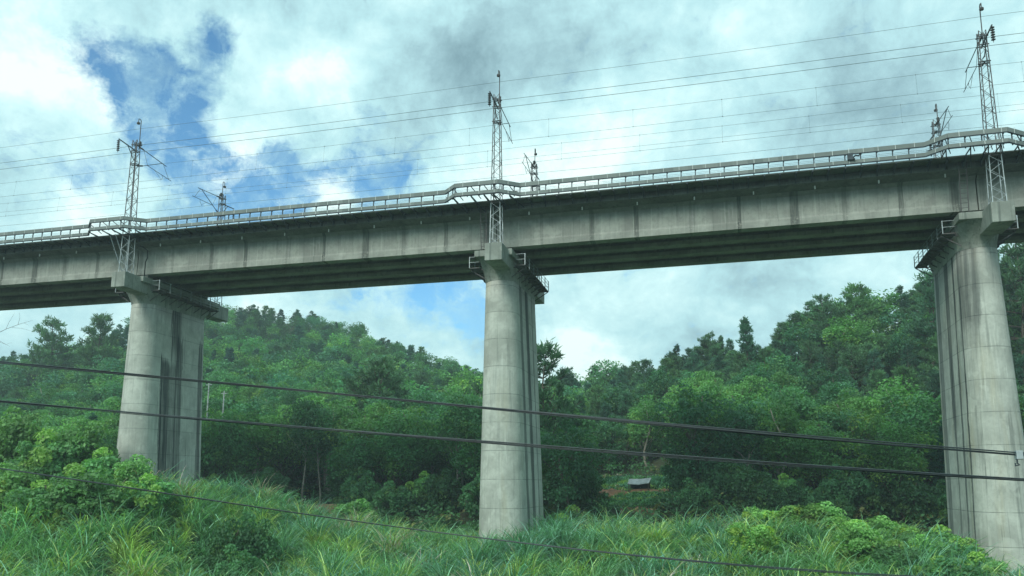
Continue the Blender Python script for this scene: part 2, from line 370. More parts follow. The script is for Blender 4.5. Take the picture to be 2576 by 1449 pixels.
def stadium(hx, hy, z, n=10, cx=PXO):
    """plan outline with round ends on the y ends"""
    r = hx; L = hy-hx; pts = []
    for k in range(n+1): t = math.pi*k/n; pts.append((cx+r*math.cos(t), PC+L+r*math.sin(t), z))
    for k in range(n+1): t = math.pi+math.pi*k/n; pts.append((cx+r*math.cos(t), PC-L+r*math.sin(t), z))
    return pts
def roundrect(hx, hy, z, rad, n=10, cx=PXO):
    pts = []
    for (sx, sy, t0, t1) in ((1, 1, 0, .5), (-1, 1, .5, 1), (-1, -1, 1, 1.5), (1, -1, 1.5, 2)):
        m = (n+1)//2 + (1 if (sx == sy) and (n+1) % 2 else 0)
        for k in range(m):
            t = math.pi*(t0+(t1-t0)*k/(m-1)); pts.append((cx+sx*(hx-rad)+rad*math.cos(t), PC+sy*(hy-rad)+rad*math.sin(t), z))
    return pts

PIER_LABEL = ['round ended concrete bridge pier standing out of view beyond the left edge',
  'left concrete bridge pier rising behind the leafy shrubs with a broad black stain',
  'slender middle concrete bridge pier with narrow black stains on its right flank',
  'tall right concrete bridge pier with pale yellowish streaks beside dark stains']
for i in (1, 2, 3):
    base_z = -26
    t = thing('bridge_pier', FR(i, 0, 0, 0), PIER_LABEL[i], 'bridge pier', 'round ended piers of the viaduct', FA[i])
    mb = MB(); rings = []
    zs = np.linspace(base_z, -2.0, 14)
    for z in zs:
        r = 1.165+0.029*(-z); hy = 3.19+r; rings.append(stadium(r, hy, z, 12, PXO+0.009*(-z)))
    # flare up to the cap
    r2 = 1.165+0.058; hy2 = 3.19+r2
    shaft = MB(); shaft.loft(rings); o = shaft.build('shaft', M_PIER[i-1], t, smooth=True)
    o.data.polygons.foreach_set('use_smooth', [len(p.vertices) == 4 for p in o.data.polygons])
    fl = MB(); fr = []
    for k in range(9):
        f = k/8; e = f**1.5
        S0 = stadium(r2+0.01, hy2+0.01, -2.0, 12); S1 = roundrect(1.33, 5.62, -0.42, 0.9, 13)
        n = min(len(S0), len(S1))
        fr.append([tuple(a*(1-e)+b*e if ax < 2 else -2.0+f*1.58 for ax, (a, b) in enumerate(zip(p, q))) for p, q in zip(S0[:n], S1[:n])])
    fl.loft(fr); fl.build('flared_head', M_CAP, t, smooth=False)
    sl_ = MB(); sl_.box((-2.0, 1.0, -0.42), (0.93, 12.46, 0.05)); cap = sl_.build('cap_slab', M_CAP, t, bevel=0.03)
    for yy in (2.37, 5.08, 7.8, 10.53):
        for xx in (-1.25, 0.2): bb = MB(); bb.box((xx-.35, yy-.35, 0.05), (xx+.35, yy+.35, 0.415)); bb.build('bearing', M_SLAB, t)
    for (ya, yb, y2) in ((-0.89, 1.45, 2.0), (14.35, 12.0, 11.4)):
        k = MB(); s = 1 if yb > ya else -1
        x0, x1 = -0.65, 0.65; zt, zb = 0.0, -1.31
        vs = [(x0, ya, zt), (x1, ya, zt), (x1, ya, zb), (x0, ya, zb), (x0, y2, zt), (x1, y2, zt), (x1, y2, zb), (x0, y2, zb)]
        fs = [(0, 1, 2, 3), (4, 7, 6, 5), (0, 4, 5, 1), (3, 2, 6, 7), (1, 5, 6, 2), (0, 3, 7, 4)]
        if s < 0: fs = [f[::-1] for f in fs]
        zt2 = zt+(0.0); k.add(vs, fs); k.build('mast_bracket', M_CAP, t, bevel=0.03)
    for sx in (1, -1):
        pl = MB(); xi, xo = (0.86, 1.66) if sx > 0 else (-1.94, -2.74)
        x0, x1 = min(xi, xo), max(xi, xo)
        pl.box((x0, 2.2, -0.98), (x1, 11.2, -0.92))
        for yy in np.arange(2.6, 11.3, 1.2):
            pl.bar((xi-sx*0.6, yy, -1.0), (xo, yy, -1.0), 0.07, 0.09); pl.bar((xi-sx*.35, yy, -1.75), (xo, yy, -1.03), 0.06)
        P = pl.build('inspection_platform', M_RUST, t)
        rl = MB()
        for k, yy in enumerate(np.arange(2.2, 11.3, 1.5)): rl.bar((xo, yy, -0.95), (xo, yy, -0.05), 0.055, mi=0)
        for zz in (-0.08, -0.38, -0.66): rl.bar((xo, 2.2, zz), (xo, 11.2, zz), 0.025)
        for yy in (2.2, 11.2):
            for zz in (-0.08, -0.5): rl.bar((xo, yy, zz), (xi, yy, zz), 0.025)
        rl.build('guard_rail', M_GALV, P)

# ------------------------------------------------------------------ girders, deck, walkway and railing of each span
SPAN_LABEL = ['first concrete bridge span at the left edge, ending at the left pier',
   'left concrete bridge span carried between the left pier and the middle pier',
   'long concrete bridge span between the middle pier and the tall right pier',
   'concrete bridge span starting at the right pier and leaving the frame']
BAY = [(-3.95, -.28), (-2.85, -1.35), (.5, -1.4), (1.85, -.28)]
for i in range(4):
    A = FR(i, 0, 0, 0); B = FR(i+1, 0, 0, 0); L = (B-A).length
    d = (B-A).normalized()
    t = bpy.data.objects.new('bridge_span', None); COL.objects.link(t)
    rz = math.atan2(d.y, d.x); ry = -math.asin(d.z); t.location = A; t.rotation_euler = (0, ry, rz)
    tag(t, SPAN_LABEL[i], 'bridge span', 'concrete spans of the viaduct')
    g0, g1 = -0.50, L-0.58                      # girder ends: narrow joint over the pier
    beams = []
    for bi, yc in enumerate((2.37, 5.08, 7.8, 10.53)):
        prof = [(-.44, .42), (.44, .42), (.44, .70), (.14, .95), (.14, 2.45), (.62, 2.72), (.62, 2.95), (-.62, 2.95), (-.62, 2.72), (-.40, 2.50), (-.40, 1.0), (-.44, .85)] if bi == 0 else \
               [(-.44, .42), (.44, .42), (.44, .70), (.14, .95), (.14, 2.45), (1.33, 2.70), (1.33, 2.95), (-1.33, 2.95), (-1.33, 2.70), (-.14, 2.45), (-.14, .95), (-.44, .70)]
        mb = MB(); mb.loft([[(x, yc+a, z) for a, z in prof[::-1]] for x in (g0, g1)])
        g = mb.build('girder', M_GFACE if bi == 0 else M_GIRD, t)
    for k in range(9):
        dia = MB(); x = g0+0.3+(g1-g0-0.6)*k/8
        dia.box((x-.12, 2.52, 1.0), (x+.12, 4.93, 2.6)); dia.build('cross_diaphragm', M_GIRD, t); dia = MB(); dia.box((x-.12, 5.23, 1.0), (x+.12, 7.65, 2.6)); dia.build('cross_diaphragm', M_GIRD, t); dia = MB(); dia.box((x-.12, 7.95, 1.0), (x+.12, 10.38, 2.6)); dia.build('cross_diaphragm', M_GIRD, t)
    ds = MB()
    # slab with its cantilever to the near side, ballast wall, far side
    prof = [(1.77, 2.74), (0.75, 2.93), (0.75, 3.12), (0.95, 3.13), (0.95, 3.55), (1.15, 3.55), (1.15, 3.1), (11.8, 3.1), (11.8, 3.55), (12.0, 3.55), (12.0, 2.93), (10.95, 2.954), (2.98, 2.954), (1.77, 2.954)]
    xa, xb = -0.53, L-0.55
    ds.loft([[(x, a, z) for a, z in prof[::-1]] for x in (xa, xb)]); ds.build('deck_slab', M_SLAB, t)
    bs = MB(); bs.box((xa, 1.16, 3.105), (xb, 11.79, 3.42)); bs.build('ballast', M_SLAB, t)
    wk = MB()
    wk.box((xa, -.18, 3.42), (xb, 0.93, 3.50))
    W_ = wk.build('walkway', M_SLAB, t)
    wk2 = MB(); wk2.box((xa, 12.02, 3.42), (xb, 13.3, 3.50)); wk2.box((xa, 13.3, 3.60), (xb, 13.36, 3.86)); wk2.box((xa, 13.3, 4.27), (xb, 13.36, 4.59))
    for k in range(int(L)): wk2.box((k+.3, 13.30, 3.86), (k+.36, 13.35, 4.27))
    wk2.build('far_walkway', M_SLAB, t)
    nb = int(L)
    for k in range(nb):
        x = k*L/nb+0.5
        br = MB()
        br.bar((x, -.24, 3.37), (x, .9, 3.37), 0.08, 0.09); br.bar((x, -.1, 3.33), (x, .74, 2.98), 0.06); br.bar((x, .72, 2.95), (x, .72, 3.40), 0.08)
        br.build('bracket', M_DARK, W_)
    for k in range(8):
        x = 2.2+k*(L-3.5)/7.3
        dp = MB(); dp.tube([(x, 1.25, 2.86), (x, 1.25, 2.62)], 0.05, 8); dp.build('drain_spout', M_WHITE, t)
    # railing follows the refuge bays round each mast
    path = [(-.28)]
    pts = []
    if True:
        e0 = [(x, y) for x, y in BAY if x > 0.0]
        pts.append((0.0, -1.382)); pts += e0
        pts += [(L+x, y) for x, y in BAY if x < 0]; pts.append((L, -1.382))
    def strip(z0, z1, th, name, mats, ties):
        mb = MB()
        for a, b_ in zip(pts[:-1], pts[1:]):
            a = Vector((*a, 0)); b_ = Vector((*b_, 0)); dd = (b_-a); l = dd.length; dd.normalize(); nn = Vector((dd.y, -dd.x, 0))
            vs = [(a+nn*s*th/2+Vector((0, 0, z))) for s in (1, -1) for z in (z0, z1)]+[(b_+nn*s*th/2+Vector((0, 0, z))) for s in (1, -1) for z in (z0, z1)]
            mb.add(vs, [(0, 4, 5, 1), (2, 3, 7, 6), (1, 5, 7, 3), (0, 2, 6, 4), (0, 1, 3, 2), (4, 6, 7, 5)])
            if ties:
                nt = max(1, int(l)); 
                for k in range(nt):
                    c = a+dd*((k+.35+.12*math.sin(k*5.1+i))*l/nt); top = z1+(0.10 if ties == 2 and k % 2 == 0 else 0.004)
                    q = c+nn*(th/2+.004)
                    mb.bar((q.x, q.y, z0+.0), (q.x, q.y, top), 0.028, 0.012, 1)
        return mb.build(name, mats, RAIL)
    RAIL = bpy.data.objects.new('railing', None); COL.objects.link(RAIL); RAIL.parent = t
    strip(4.30, 4.59, 0.07, 'upper_rail', [M_BAND, M_TIE], 2)
    strip(4.255, 4.296, 0.12, 'rail_angle', M_DARK, 0)
    strip(3.62, 3.86, 0.08, 'lower_rail', [M_BAND, M_TIE], 1)
    strip(3.575, 3.616, 0.12, 'rail_angle', M_DARK, 0)
    strip(4.05, 4.062, 0.012, 'middle_rail', M_DARK, 0); strip(3.95, 3.962, 0.012, 'middle_rail', M_DARK, 0)
    dist = 0
    for a, b_ in zip(pts[:-1], pts[1:]):
        a = Vector((*a, 0)); b_ = Vector((*b_, 0)); l = (b_-a).length; nn = (b_-a).normalized(); nn = Vector((nn.y, -nn.x, 0)); k = max(1, round(l/0.98))
        for j in range(k):
            c = a+(b_-a)*((j+0.02 if k > 2 else j+.5)/k)-nn*0.02
            p = MB(); p.box((c.x-.032, c.y+.0, 3.50), (c.x+.032, c.y+.06, 4.28)); p.box((c.x-.032, c.y+.0, 4.18), (c.x+.07, c.y+.05, 4.25)); p.build('post', M_DARK, RAIL)
    # frames of the refuge bays under this span's two ends
    for (xs) in ([.1, 1.2] if True else []):
        f = MB(); f.bar((xs, -1.35 if xs < 1 else -.75, 3.55), (xs+.75, .75, 3.05), 0.07); f.bar((xs, -1.3 if xs < 1 else -.75, 3.52), (xs, .1, 3.46), 0.06); f.bar((xs, -1.36 if xs < 1 else -.8, 4.27), (xs+.45, -.35, 3.62), .045); f.build('bay_strut', M_DARK, t)
    for xs in (-3.0, -1.6, -.6):
        f = MB(); f.bar((L+xs, -1.33, 3.55), (L+xs+.5, .75, 3.0), 0.07); f.bar((L+xs, -1.3, 3.52), (L+xs, .1, 3.46), 0.06); f.bar((L+xs, -1.33, 4.27), (L+xs+.5, -.35, 3.62), .045); f.build('bay_strut', M_DARK, t)
    f = MB(); f.bar((L-3.9, -.3, 3.97), (L, -.3, 3.97), 0.045); f.bar((0, -.3, 3.97), (1.8, -.3, 3.97), 0.045); f.build('bay_cross_rail', M_DARK, t)

# ------------------------------------------------------------------ catenary masts
def lattice(z0, z1, b0, b1, npan, leg=0.050, dia_=0.022, zcol=3.2):
    """four-legged tapering lattice; lower part pale galvanised, upper part weathered"""
    mb = MB()
    def hw(z): return (b0+(b1-b0)*(z-z0)/(z1-z0))/2
    cor = ((-1, -1), (1, -1), (1, 1), (-1, 1))
    zs = [z0+(z1-z0)*k/npan for k in range(npan+1)]
    for k in range(npan):
        a, b_ = zs[k], zs[k+1]; mi = 0 if a < zcol else 1
        for (sx, sy) in cor:
            mb.bar((sx*hw(a), sy*hw(a), a), (sx*hw(b_), sy*hw(b_), b_), leg, leg, mi)
        for j in range(4):
            p, q = cor[j], cor[(j+1) % 4]
            if (k+j) % 2: p, q = q, p
            mb.bar((p[0]*hw(a), p[1]*hw(a), a), (q[0]*hw(b_), q[1]*hw(b_), b_), dia_, dia_, mi)
            if k in (0, npan-1):
                mb.bar((q[0]*hw(a), q[1]*hw(a), a), (p[0]*hw(b_), p[1]*hw(b_), b_), dia_, dia_, mi)
            if k % 6 == 0: mb.bar((p[0]*hw(a), p[1]*hw(a), a), (q[0]*hw(a), q[1]*hw(a), a), dia_*1.2, dia_, mi)
    return mb
def insulator(name, top, bot, n, r, parent):
    mb = MB(); top = Vector(top); bot = Vector(bot); L = (bot-top).length; d = (bot-top).normalized()
    prof = [(0.02, 0), (0.02, L*.08)]
    for k in range(n):
        z = L*(.08+.84*k/n); h = L*.84/n
        prof += [(0.035, z), (r, z+h*.35), (r*.95, z+h*.55), (0.035, z+h*.75)]
    prof += [(0.02, L*.93), (0.02, L)]
    mb.lathe(prof, n=12); q = d.to_track_quat('Z', 'Y').to_matrix().to_4x4(); mb.xform(Matrix.Translation(top) @ q)
    return mb.build(name, M_INS, parent, smooth=False)
def make_mast(i, back, label):
    s = -1 if back else 1           # +1: cantilever points to +y
    y0 = 13.06 if back else 0.0
    dz = -0.25 if back else 0.0
    t = thing('catenary_mast', FR(i, 0, y0, 0), label, 'catenary mast', 'lattice masts carrying the overhead line', FA[i])
    ZT = 11.9+dz
    lattice(0.0, ZT, 0.80, 0.42, 22).build('lattice_column', [M_GALV, M_RUST], t)
    bp = MB(); bp.box((-.5, -.5, -.0), (.5, .5, .05)); bp.build('base_plate', M_GALV, t)
    def q(x, y, z): return (x, s*y, z+dz)
    if back:
        mp = MB(); mp.bar((0, 0, 0), (0, 0, .01), .01)
    e = MB(); ez = 13.9 if not back else 13.25
    e.tube([q(.12, .22, 11.2), q(.12, .22, ez-.1), q(.12, .14, ez), q(.12, -.08, ez-.02), q(.12, -.1, ez-.35)], 0.035, 6)
    e.build('earth_wire_pole', M_RUST, t)
    kb = MB(); kb.lathe([(0.02, -.12), (.13, -.08), (.15, 0), (.13, .08), (.02, .12)], q(.12, -.1, ez-.45), 10); kb.build('earth_wire_clamp', M_INS, t)
    am = MB(); am.bar(q(0, .2, 10.95), q(0, -2.15, 11.15), 0.07); am.bar(q(0, -.22, 10.1), q(0, -1.0, 11.03), 0.05); am.bar(q(0, -.22, 10.1), q(0, .22, 10.1), 0.05); am.build('feeder_arm', M_DARK, t)
    insulator('insulator', q(0, -2.15, 11.12), q(0, -2.15, 9.95), 6, 0.13, t)
    insulator('insulator', q(.1, .35, 12.0), q(.1, .5, 11.55), 3, 0.12, t)
    cn = MB()
    cn.tube([q(0, 1.0, 11.45), q(0, 4.1, 11.18)], 0.032, 6)          # top tube
    cn.tube([q(0, 1.0, 10.0), q(0, 3.5, 11.22)], 0.032, 6)           # diagonal tube
    cn.tube([q(0, 1.55, 10.27), q(0, 4.9, 10.08)], 0.024, 6)         # registration tube
    cn.tube([q(0, 1.0, 11.42), q(0, 1.6, 10.3)], 0.014, 5)           # stay
    cn.tube([q(0, 3.7, 11.2), q(0, 4.55, 10.1)], 0.018, 5)           # stay
    cn.build('cantilever', M_DARK, t)
    sa = MB(); sa.tube([q(0, 3.6, 10.12), q(0.02, 3.7, 9.95), q(.05, 3.42, 9.62), q(.05, 3.37, 9.6)], 0.016, 5); sa.tube([q(0, 2.6, 10.2), q(.05, 3.4, 9.72)], .014, 5); sa.build('steady_arm', M_DARK, t)
    insulator('cantilever_insulator', q(0, .3, 11.5), q(0, 1.05, 11.45), 5, 0.075, t)
    insulator('cantilever_insulator', q(0, .3, 9.72), q(0, 1.05, 10.02), 5, 0.075, t)
    for z in (11.5, 9.72, 10.9):
        cl = MB(); cl.bar(q(-.34, .1, z), q(.34, .1, z), 0.07); cl.bar(q(-.34, -.2, z), q(.34, -.2, z), 0.06); cl.bar(q(0, -.2, z), q(0, .32, z), .06); cl.build('mast_clamp', M_DARK, t)
    return t
FRONT = {1: 'lattice mast standing on the left pier with a long open cantilever', 2: 'lattice mast standing on the near end of the middle pier', 3: 'tall lattice mast on the right pier, its cantilever pointing left', 0: 'x'}
BACK = {1: 'far side mast right of the left pier, partly hidden by the left span railing', 2: 'far side mast just right of the middle pier, behind the railing', 3: 'far side mast behind the railing left of the tall right mast'}
for i in (1, 2, 3):
    make_mast(i, False, FRONT[i]); make_mast(i, True, BACK[i])

# ------------------------------------------------------------------ overhead wires (y, z at the masts; sag; droppers)
def pz(u, v, i, y):                       # height of a wire seen at (u, v) at distance row y
    return float(on_y(u, v, y)[2])
U0 = 1598.0
def wz(vcrop, y): return pz(U0, 159.8+.4411*vcrop, 2, y)
WIRES = [('earth_wire', 0.02, wz(5, .02), .1, .011, 'topmost thin earth wire strung over the mast tops'),
         ('feeder_wire', 0.5, wz(115, .5), .1, .016, 'upper of the two heavy feeder wires, passing the top of the near masts'),
         ('feeder_wire', -2.15, wz(160, -2.15), .1, .016, 'lower feeder wire hanging from the outer insulators of the near masts'),
         ('catenary', 3.48, wz(262, 3.48), .15, .012, 'catenary pair of the near track with thin droppers'),
         ('catenary', 8.9, wz(410, 8.9), .15, .012, 'catenary pair of the far track with thin droppers'),
         ('earth_wire', 13.1, wz(472, 13.1), .1, .011, 'thin earth wire over the far side masts, between the far catenary wires'),
         ('feeder_wire', 12.6, wz(570, 12.6), .1, .013, 'lowest feeder wire seen just above the railing')]
CONT = {3.48: (wz(357, 3.37), 3.37), 8.9: (wz(498, 8.75), 8.75)}
g_mid = FZ[2]+(FZ[3]-FZ[2])*0.32
for (nm, y, z, sag, r, lab) in WIRES:
    zl = z-g_mid+sag*0.9
    def P(i, f, yy, zz, sg):
        a = FR(i, 0, yy, zz); b_ = FR(i+1, 0, yy, zz); p = a.lerp(b_, f); p.z -= 4*sg*f*(1-f); return p
    pts_ = [P(i, k/8, y, zl, sag) for i in range(4) for k in range(8)]+[FR(4, 0, y, zl)]
    if nm != 'catenary':
        mb = MB(); mb.tube(pts_, r, 5); o = mb.build(nm, M_WIRE); tag(o, lab, 'overhead wire', 'overhead wires along the viaduct')
    else:
        zc, yc = CONT[y]; zc -= g_mid
        t = thing(nm, FR(0, 0, y, zc), lab, 'overhead wire', 'overhead wires along the viaduct'); L0 = Vector(t.location)
        mb = MB(); mb.tube([p-L0 for p in pts_], .010, 5); mb.build('messenger_wire', M_WIRE, t)
        cp = [P(i, k/8, yc, zc, 0.02) for i in range(4) for k in range(8)]+[FR(4, 0, yc, zc)]
        mb = MB(); mb.tube([p-L0 for p in cp], .011, 5); mb.build('contact_wire', M_WIRE, t)
        for i in range(4):
            for k in range(5):
                f = (k+.5)/5; a = P(i, f, y, zl, sag)-L0; b_ = P(i, f, yc, zc, 0.02)-L0
                mb = MB(); mb.tube([a, b_], .006, 4); mb.lathe([(.005, -.05), (.03, -.02), (.03, .03), (.005, .05)], b_, 5); mb.lathe([(.005, -.05), (.03, -.02), (.03, .03), (.005, .05)], a, 5); mb.build('dropper', M_WIRE, t)

# ------------------------------------------------------------------ ladders, pipe, small fittings on the deck
def ladder(i, x, label):
    t = thing('access_ladder', FR(i, x, 1.05, 0.05), label, 'ladder', 'steel ladders from cap to walkway', FA[i])
    for s in (-.22, .22):
        m = MB(); m.bar((s, 0, 0), (s, -.35, 3.35), 0.055); m.build('stile', M_RUST, t)
    m = MB()
    for k in range(10): z = .3+k*.32; m.bar((-.22, -.35*z/3.35, z), (.22, -.35*z/3.35, z), .028)
    m.build('rungs', M_RUST, t)
ladder(2, -1.25, 'steel ladder left of the mast on the middle pier')
ladder(3, -1.6, 'rusty steel ladder left of the mast on the right pier')
t = thing('stay_bars', FR(1, -1.1, .8, 0.05), 'pair of slanting steel bars left of the mast base on the left pier', 'steel bars', None, FA[1])
for s in (-.25, .3):
    m = MB(); m.bar((s+.45, 0, 0), (s-.25, -1.2, 3.4), .055); m.build('bar', M_GALV, t)
m = MB(); p = [(.75, 1.35, .0), (.75, 1.35, 1.35), (.95, 1.3, 1.7), (.98, 1.25, 2.3), (.6, 1.1, 2.65), (0.1, 1.0, 2.8)]
m.tube([FR(1, *a) for a in p], 0.045, 8); o = m.build('drain_pipe', M_RUBBER, smooth=True); tag(o, 'black bent drain pipe running down the girder beside the left mast', 'pipe')
t = thing('signal_box', FR(2, 0, 0, 0), 'small dark equipment box hung on the railing left of the right bay', 'equipment box'); t.location = on_y(2145, 393, -.40)
m = MB(); m.box((-.32, -.06, -.24), (.02, .14, .22)); m.build('housing', M_DARK, t, bevel=.02)
m = MB(); m.tube([(.0, 0, -.12), (.16, -.05, .02), (.38, -.05, -.02), (.42, -.05, .08)], .05, 6); m.tube([(.0, 0, -.2), (.12, -.05, -.22)], .06, 6); m.build('bracket_arm', M_RUBBER, t)
# ------------------------------------------------------------------ terrain
def proj(p):
    d = np.asarray(p, float)-CAM; z = d @ CF
    return 1288+PPX+FPX*(d @ CR)/z, 724.5+PPY-FPX*(d @ CU)/z
SKY = [(-700, 930, 115, 7), (-300, 900, 115, 7), (0, 885, 115, 6.5), (100, 875, 115, 6.5), (200, 850, 115, 6.5), (320, 800, 120, 6.5), (520, 770, 150, 6), (620, 762, 165, 6), (700, 768, 170, 6), (800, 780, 170, 6), (900, 812, 165, 6),
       (1000, 852, 150, 6), (1100, 885, 140, 6), (1200, 912, 130, 6), (1300, 935, 122, 6), (1480, 955, 112, 6), (1560, 930, 105, 6), (1640, 912, 98, 6.5), (1720, 870, 92, 7), (1900, 850, 88, 7), (1960, 815, 87, 7),
       (2050, 755, 86, 7), (2150, 735, 86, 7), (2290, 705, 86, 7), (2400, 675, 86, 7), (2576, 640, 86, 7), (3000, 610, 86, 7), (3600, 640, 90, 7)]
_t, _yc, _zc = [], [], []
for (u, v, y, h) in SKY:
    p = on_y(u, v, y); _t.append((p[0]-CAM[0])/(p[1]-CAM[1])); _yc.append(y); _zc.append(p[2]-h)
CRX = [-200, -60, -5, 9, 14, 17, 22, 30, 33, 36, 45, 52, 60, 64, 80, 130, 300]
CRZ = [-19.2, -19.2, -19.0, -19.3, -20.8, -22.0, -22.2, -22.9, -22.9, -22.0, -21.7, -21.2, -22.2, -24.1, -24.8, -25, -25]
def sm(a, b, x): t = np.clip((x-a)/(b-a), 0, 1); return t*t*(3-2*t)
def lump(x, y):
    return (np.sin(x*.31+1.3*np.sin(y*.23))*np.cos(y*.27+x*.11)+.6*np.sin(x*.83+y*.57)+.4*np.sin(x*1.7-y*1.31))
def ground(x, y):
    x = np.asarray(x, float); y = np.asarray(y, float)
    bank = 1-sm(10.5, 16.5, x+0.35*(y+5)+0*x)
    crest = np.interp(x, CRX, CRZ)
    valley = -24.2+0*x
    fr = sm(-24, -5, y)*bank+sm(-15, 1, y)*(1-bank)
    z = valley+(crest-valley)*fr
    # camera side slope
    z = z+(-19.4-z)*sm(-30, -50, y)
    # behind the crest: dip, then the foot of the wooded hills
    z0 = -20.2-0.0*x+1.2*sm(30, 42, x)-1.5*sm(48, 62, x)
    dip = np.where(bank > .5, -20.0, -23.0)
    z = z+(dip-z)*sm(9, 17, y)
    z = z+(z0-z)*sm(20, 29, y)
    t = (x-CAM[0])/np.maximum(y-CAM[1], 1.0)
    yc = np.interp(t, _t, _yc); zc = np.interp(t, _t, _zc)
    s = np.clip((y-32)/(yc-32), 0, 1)
    hill = (zc-z0)*(0.25*s+0.75*s*s*(3-2*s)**0.5*0.577*1.732) if False else (zc-z0)*(0.55*s+0.45*s*s)
    z = z+hill*(y > 32)
    over = np.clip(y-yc, 0, 400); z = z-np.minimum(over*0.25, np.maximum(z+24, 0))*1.0
    amp = 0.16*sm(-45, -30, y)+0.5*sm(30, 50, y)
    z = z+lump(x, y)*amp*(1-.6*sm(-8, 8, y)*(1-sm(12, 20, y)))
    # little terraces in front of the shed
    return z
def axis(a, b, step, far):
    core = list(np.arange(a, b+.01, step)); out = []; d = step
    lo, hi = a, b
    L_, H_ = [], []
    while lo > -far: d *= 1.35; lo -= d; L_.append(lo)
    d = step
    while hi < far: d *= 1.35; hi += d; H_.append(hi)
    return np.array(L_[::-1]+core+H_)
gx = axis(-90, 170, 1.25, 3500); gy = axis(-70, 180, 1.25, 3500)
GX, GY = np.meshgrid(gx, gy); GZ = ground(GX, GY)
V = np.stack([GX, GY, GZ], -1).reshape(-1, 3); nx, ny = len(gx), len(gy)
ii, jj = np.meshgrid(np.arange(nx-1), np.arange(ny-1)); a = (jj*nx+ii).ravel()
F4 = np.stack([a, a+1, a+1+nx, a+nx], -1)
def mat_ground():
    m, T, b = newmat('soil and leaf litter')
    O = obco(T); n = T.noise(O, 0.35, 6, .65); n2 = T.noise(O, 2.5, 5, .7)
    c = T.mix(T.rng(n, .35, .65), (0.035, 0.065, 0.028), (0.06, 0.055, 0.03))
    c = T.mix(T.math('MULTIPLY', n2, .6), c, (0.03, 0.045, 0.025))
    T.put(b.inputs['Base Color'], c); b.inputs['Roughness'].default_value = 1
    bump(T, b, n2, .5, .1); return m
g = fastmesh('ground', V, F4, mat_ground(), smooth=True); tag(g, kind='structure')

# ------------------------------------------------------------------ foliage building blocks (numpy)
def unit(a): return a/np.maximum(np.linalg.norm(a, axis=-1, keepdims=True), 1e-9)
def quads(pos, nrm, spin, L, Wd):
    """flat leaf quads; pointed-ish (kite) shape"""
    ref = np.where(np.abs(nrm[:, 2:3]) > .9, np.array([[1., 0, 0]]), np.array([[0, 0, 1.]]))
    a = unit(np.cross(nrm, ref)); b = np.cross(nrm, a)
    c, s = np.cos(spin)[:, None], np.sin(spin)[:, None]
    e1 = a*c+b*s; e2 = -a*s+b*c
    L = L[:, None]/2; Wd = Wd[:, None]/2
    return np.stack([pos-e1*L, pos+e2*Wd, pos+e1*L, pos-e2*Wd], 1)
def merge(qs):
    V = np.concatenate(qs).reshape(-1, 3); return V, np.arange(len(V)).reshape(-1, 4)
def leafy(centers, radii, nper, size, tones, r, up=.55, flat=.75, jit=.6, inner=.35):
    n = len(centers)*nper
    c = np.repeat(centers, nper, 0); rr = np.repeat(radii, nper)[:, None]
    d = unit(r.normal(size=(n, 3))+np.array([0, 0, up])); rad = inner+(1-inner)*r.random((n, 1))**.45
    pos = c+d*rr*rad*np.array([1, 1, flat])
    nrm = unit(d*.6+np.array([0, 0, .55])+r.normal(size=(n, 3))*jit)
    L = size*(.65+.7*r.random(n)); q = quads(pos, nrm, r.random(n)*6.28, L, L*(.5+.25*r.random(n)))
    t = np.repeat(tones, nper, 0)*(.78+.44*r.random((n, 1)))
    return q, t
def limb_tree(H, r0, ends, bend, seed, start=.25, nlimb=None):
    """tapered trunk with limbs to some clump centres"""
    r = random.Random(seed); mb = MB(); N = 7
    ax = [(bend*H*.05*math.sin(k*1.1+seed), bend*H*.05*math.cos(k*.9+seed*2)-bend*H*.05*math.cos(seed*2), H*.92*k/N) for k in range(N+1)]
    mb.tube(ax, [r0*(1-.85*k/N)+.015 for k in range(N+1)], 7)
    for e in ends[:nlimb]:
        z = max(H*start*.6, e[2]-.55*math.hypot(e[0], e[1])-.1*H); k = min(N-1, max(0, z/(H*.92)*N)); i0 = int(k); f = k-i0
        b = [ax[i0][j]*(1-f)+ax[i0+1][j]*f for j in range(3)]
        mid = [(b[j]+e[j])/2+(.06*H*(r.random()-.5) if j < 2 else .02*H) for j in range(3)]
        mb.tube([b, mid, e], [r0*.32, r0*.2, .018], 5)
    return mb
def add_tree_proto(name, trunk, V, F, tone, tmat, lmat, cat):
    tm = bpy.data.meshes.new('trunk'); tm.from_pydata(trunk.v, [], trunk.f); tm.materials.append(tmat); tm.polygons.foreach_set('use_smooth', [True]*len(tm.polygons))
    cm = fastmesh('crown', V, F, lmat, tone, link=False)
    return dict(name=name, trunk=tm, crown=cm, cat=cat)
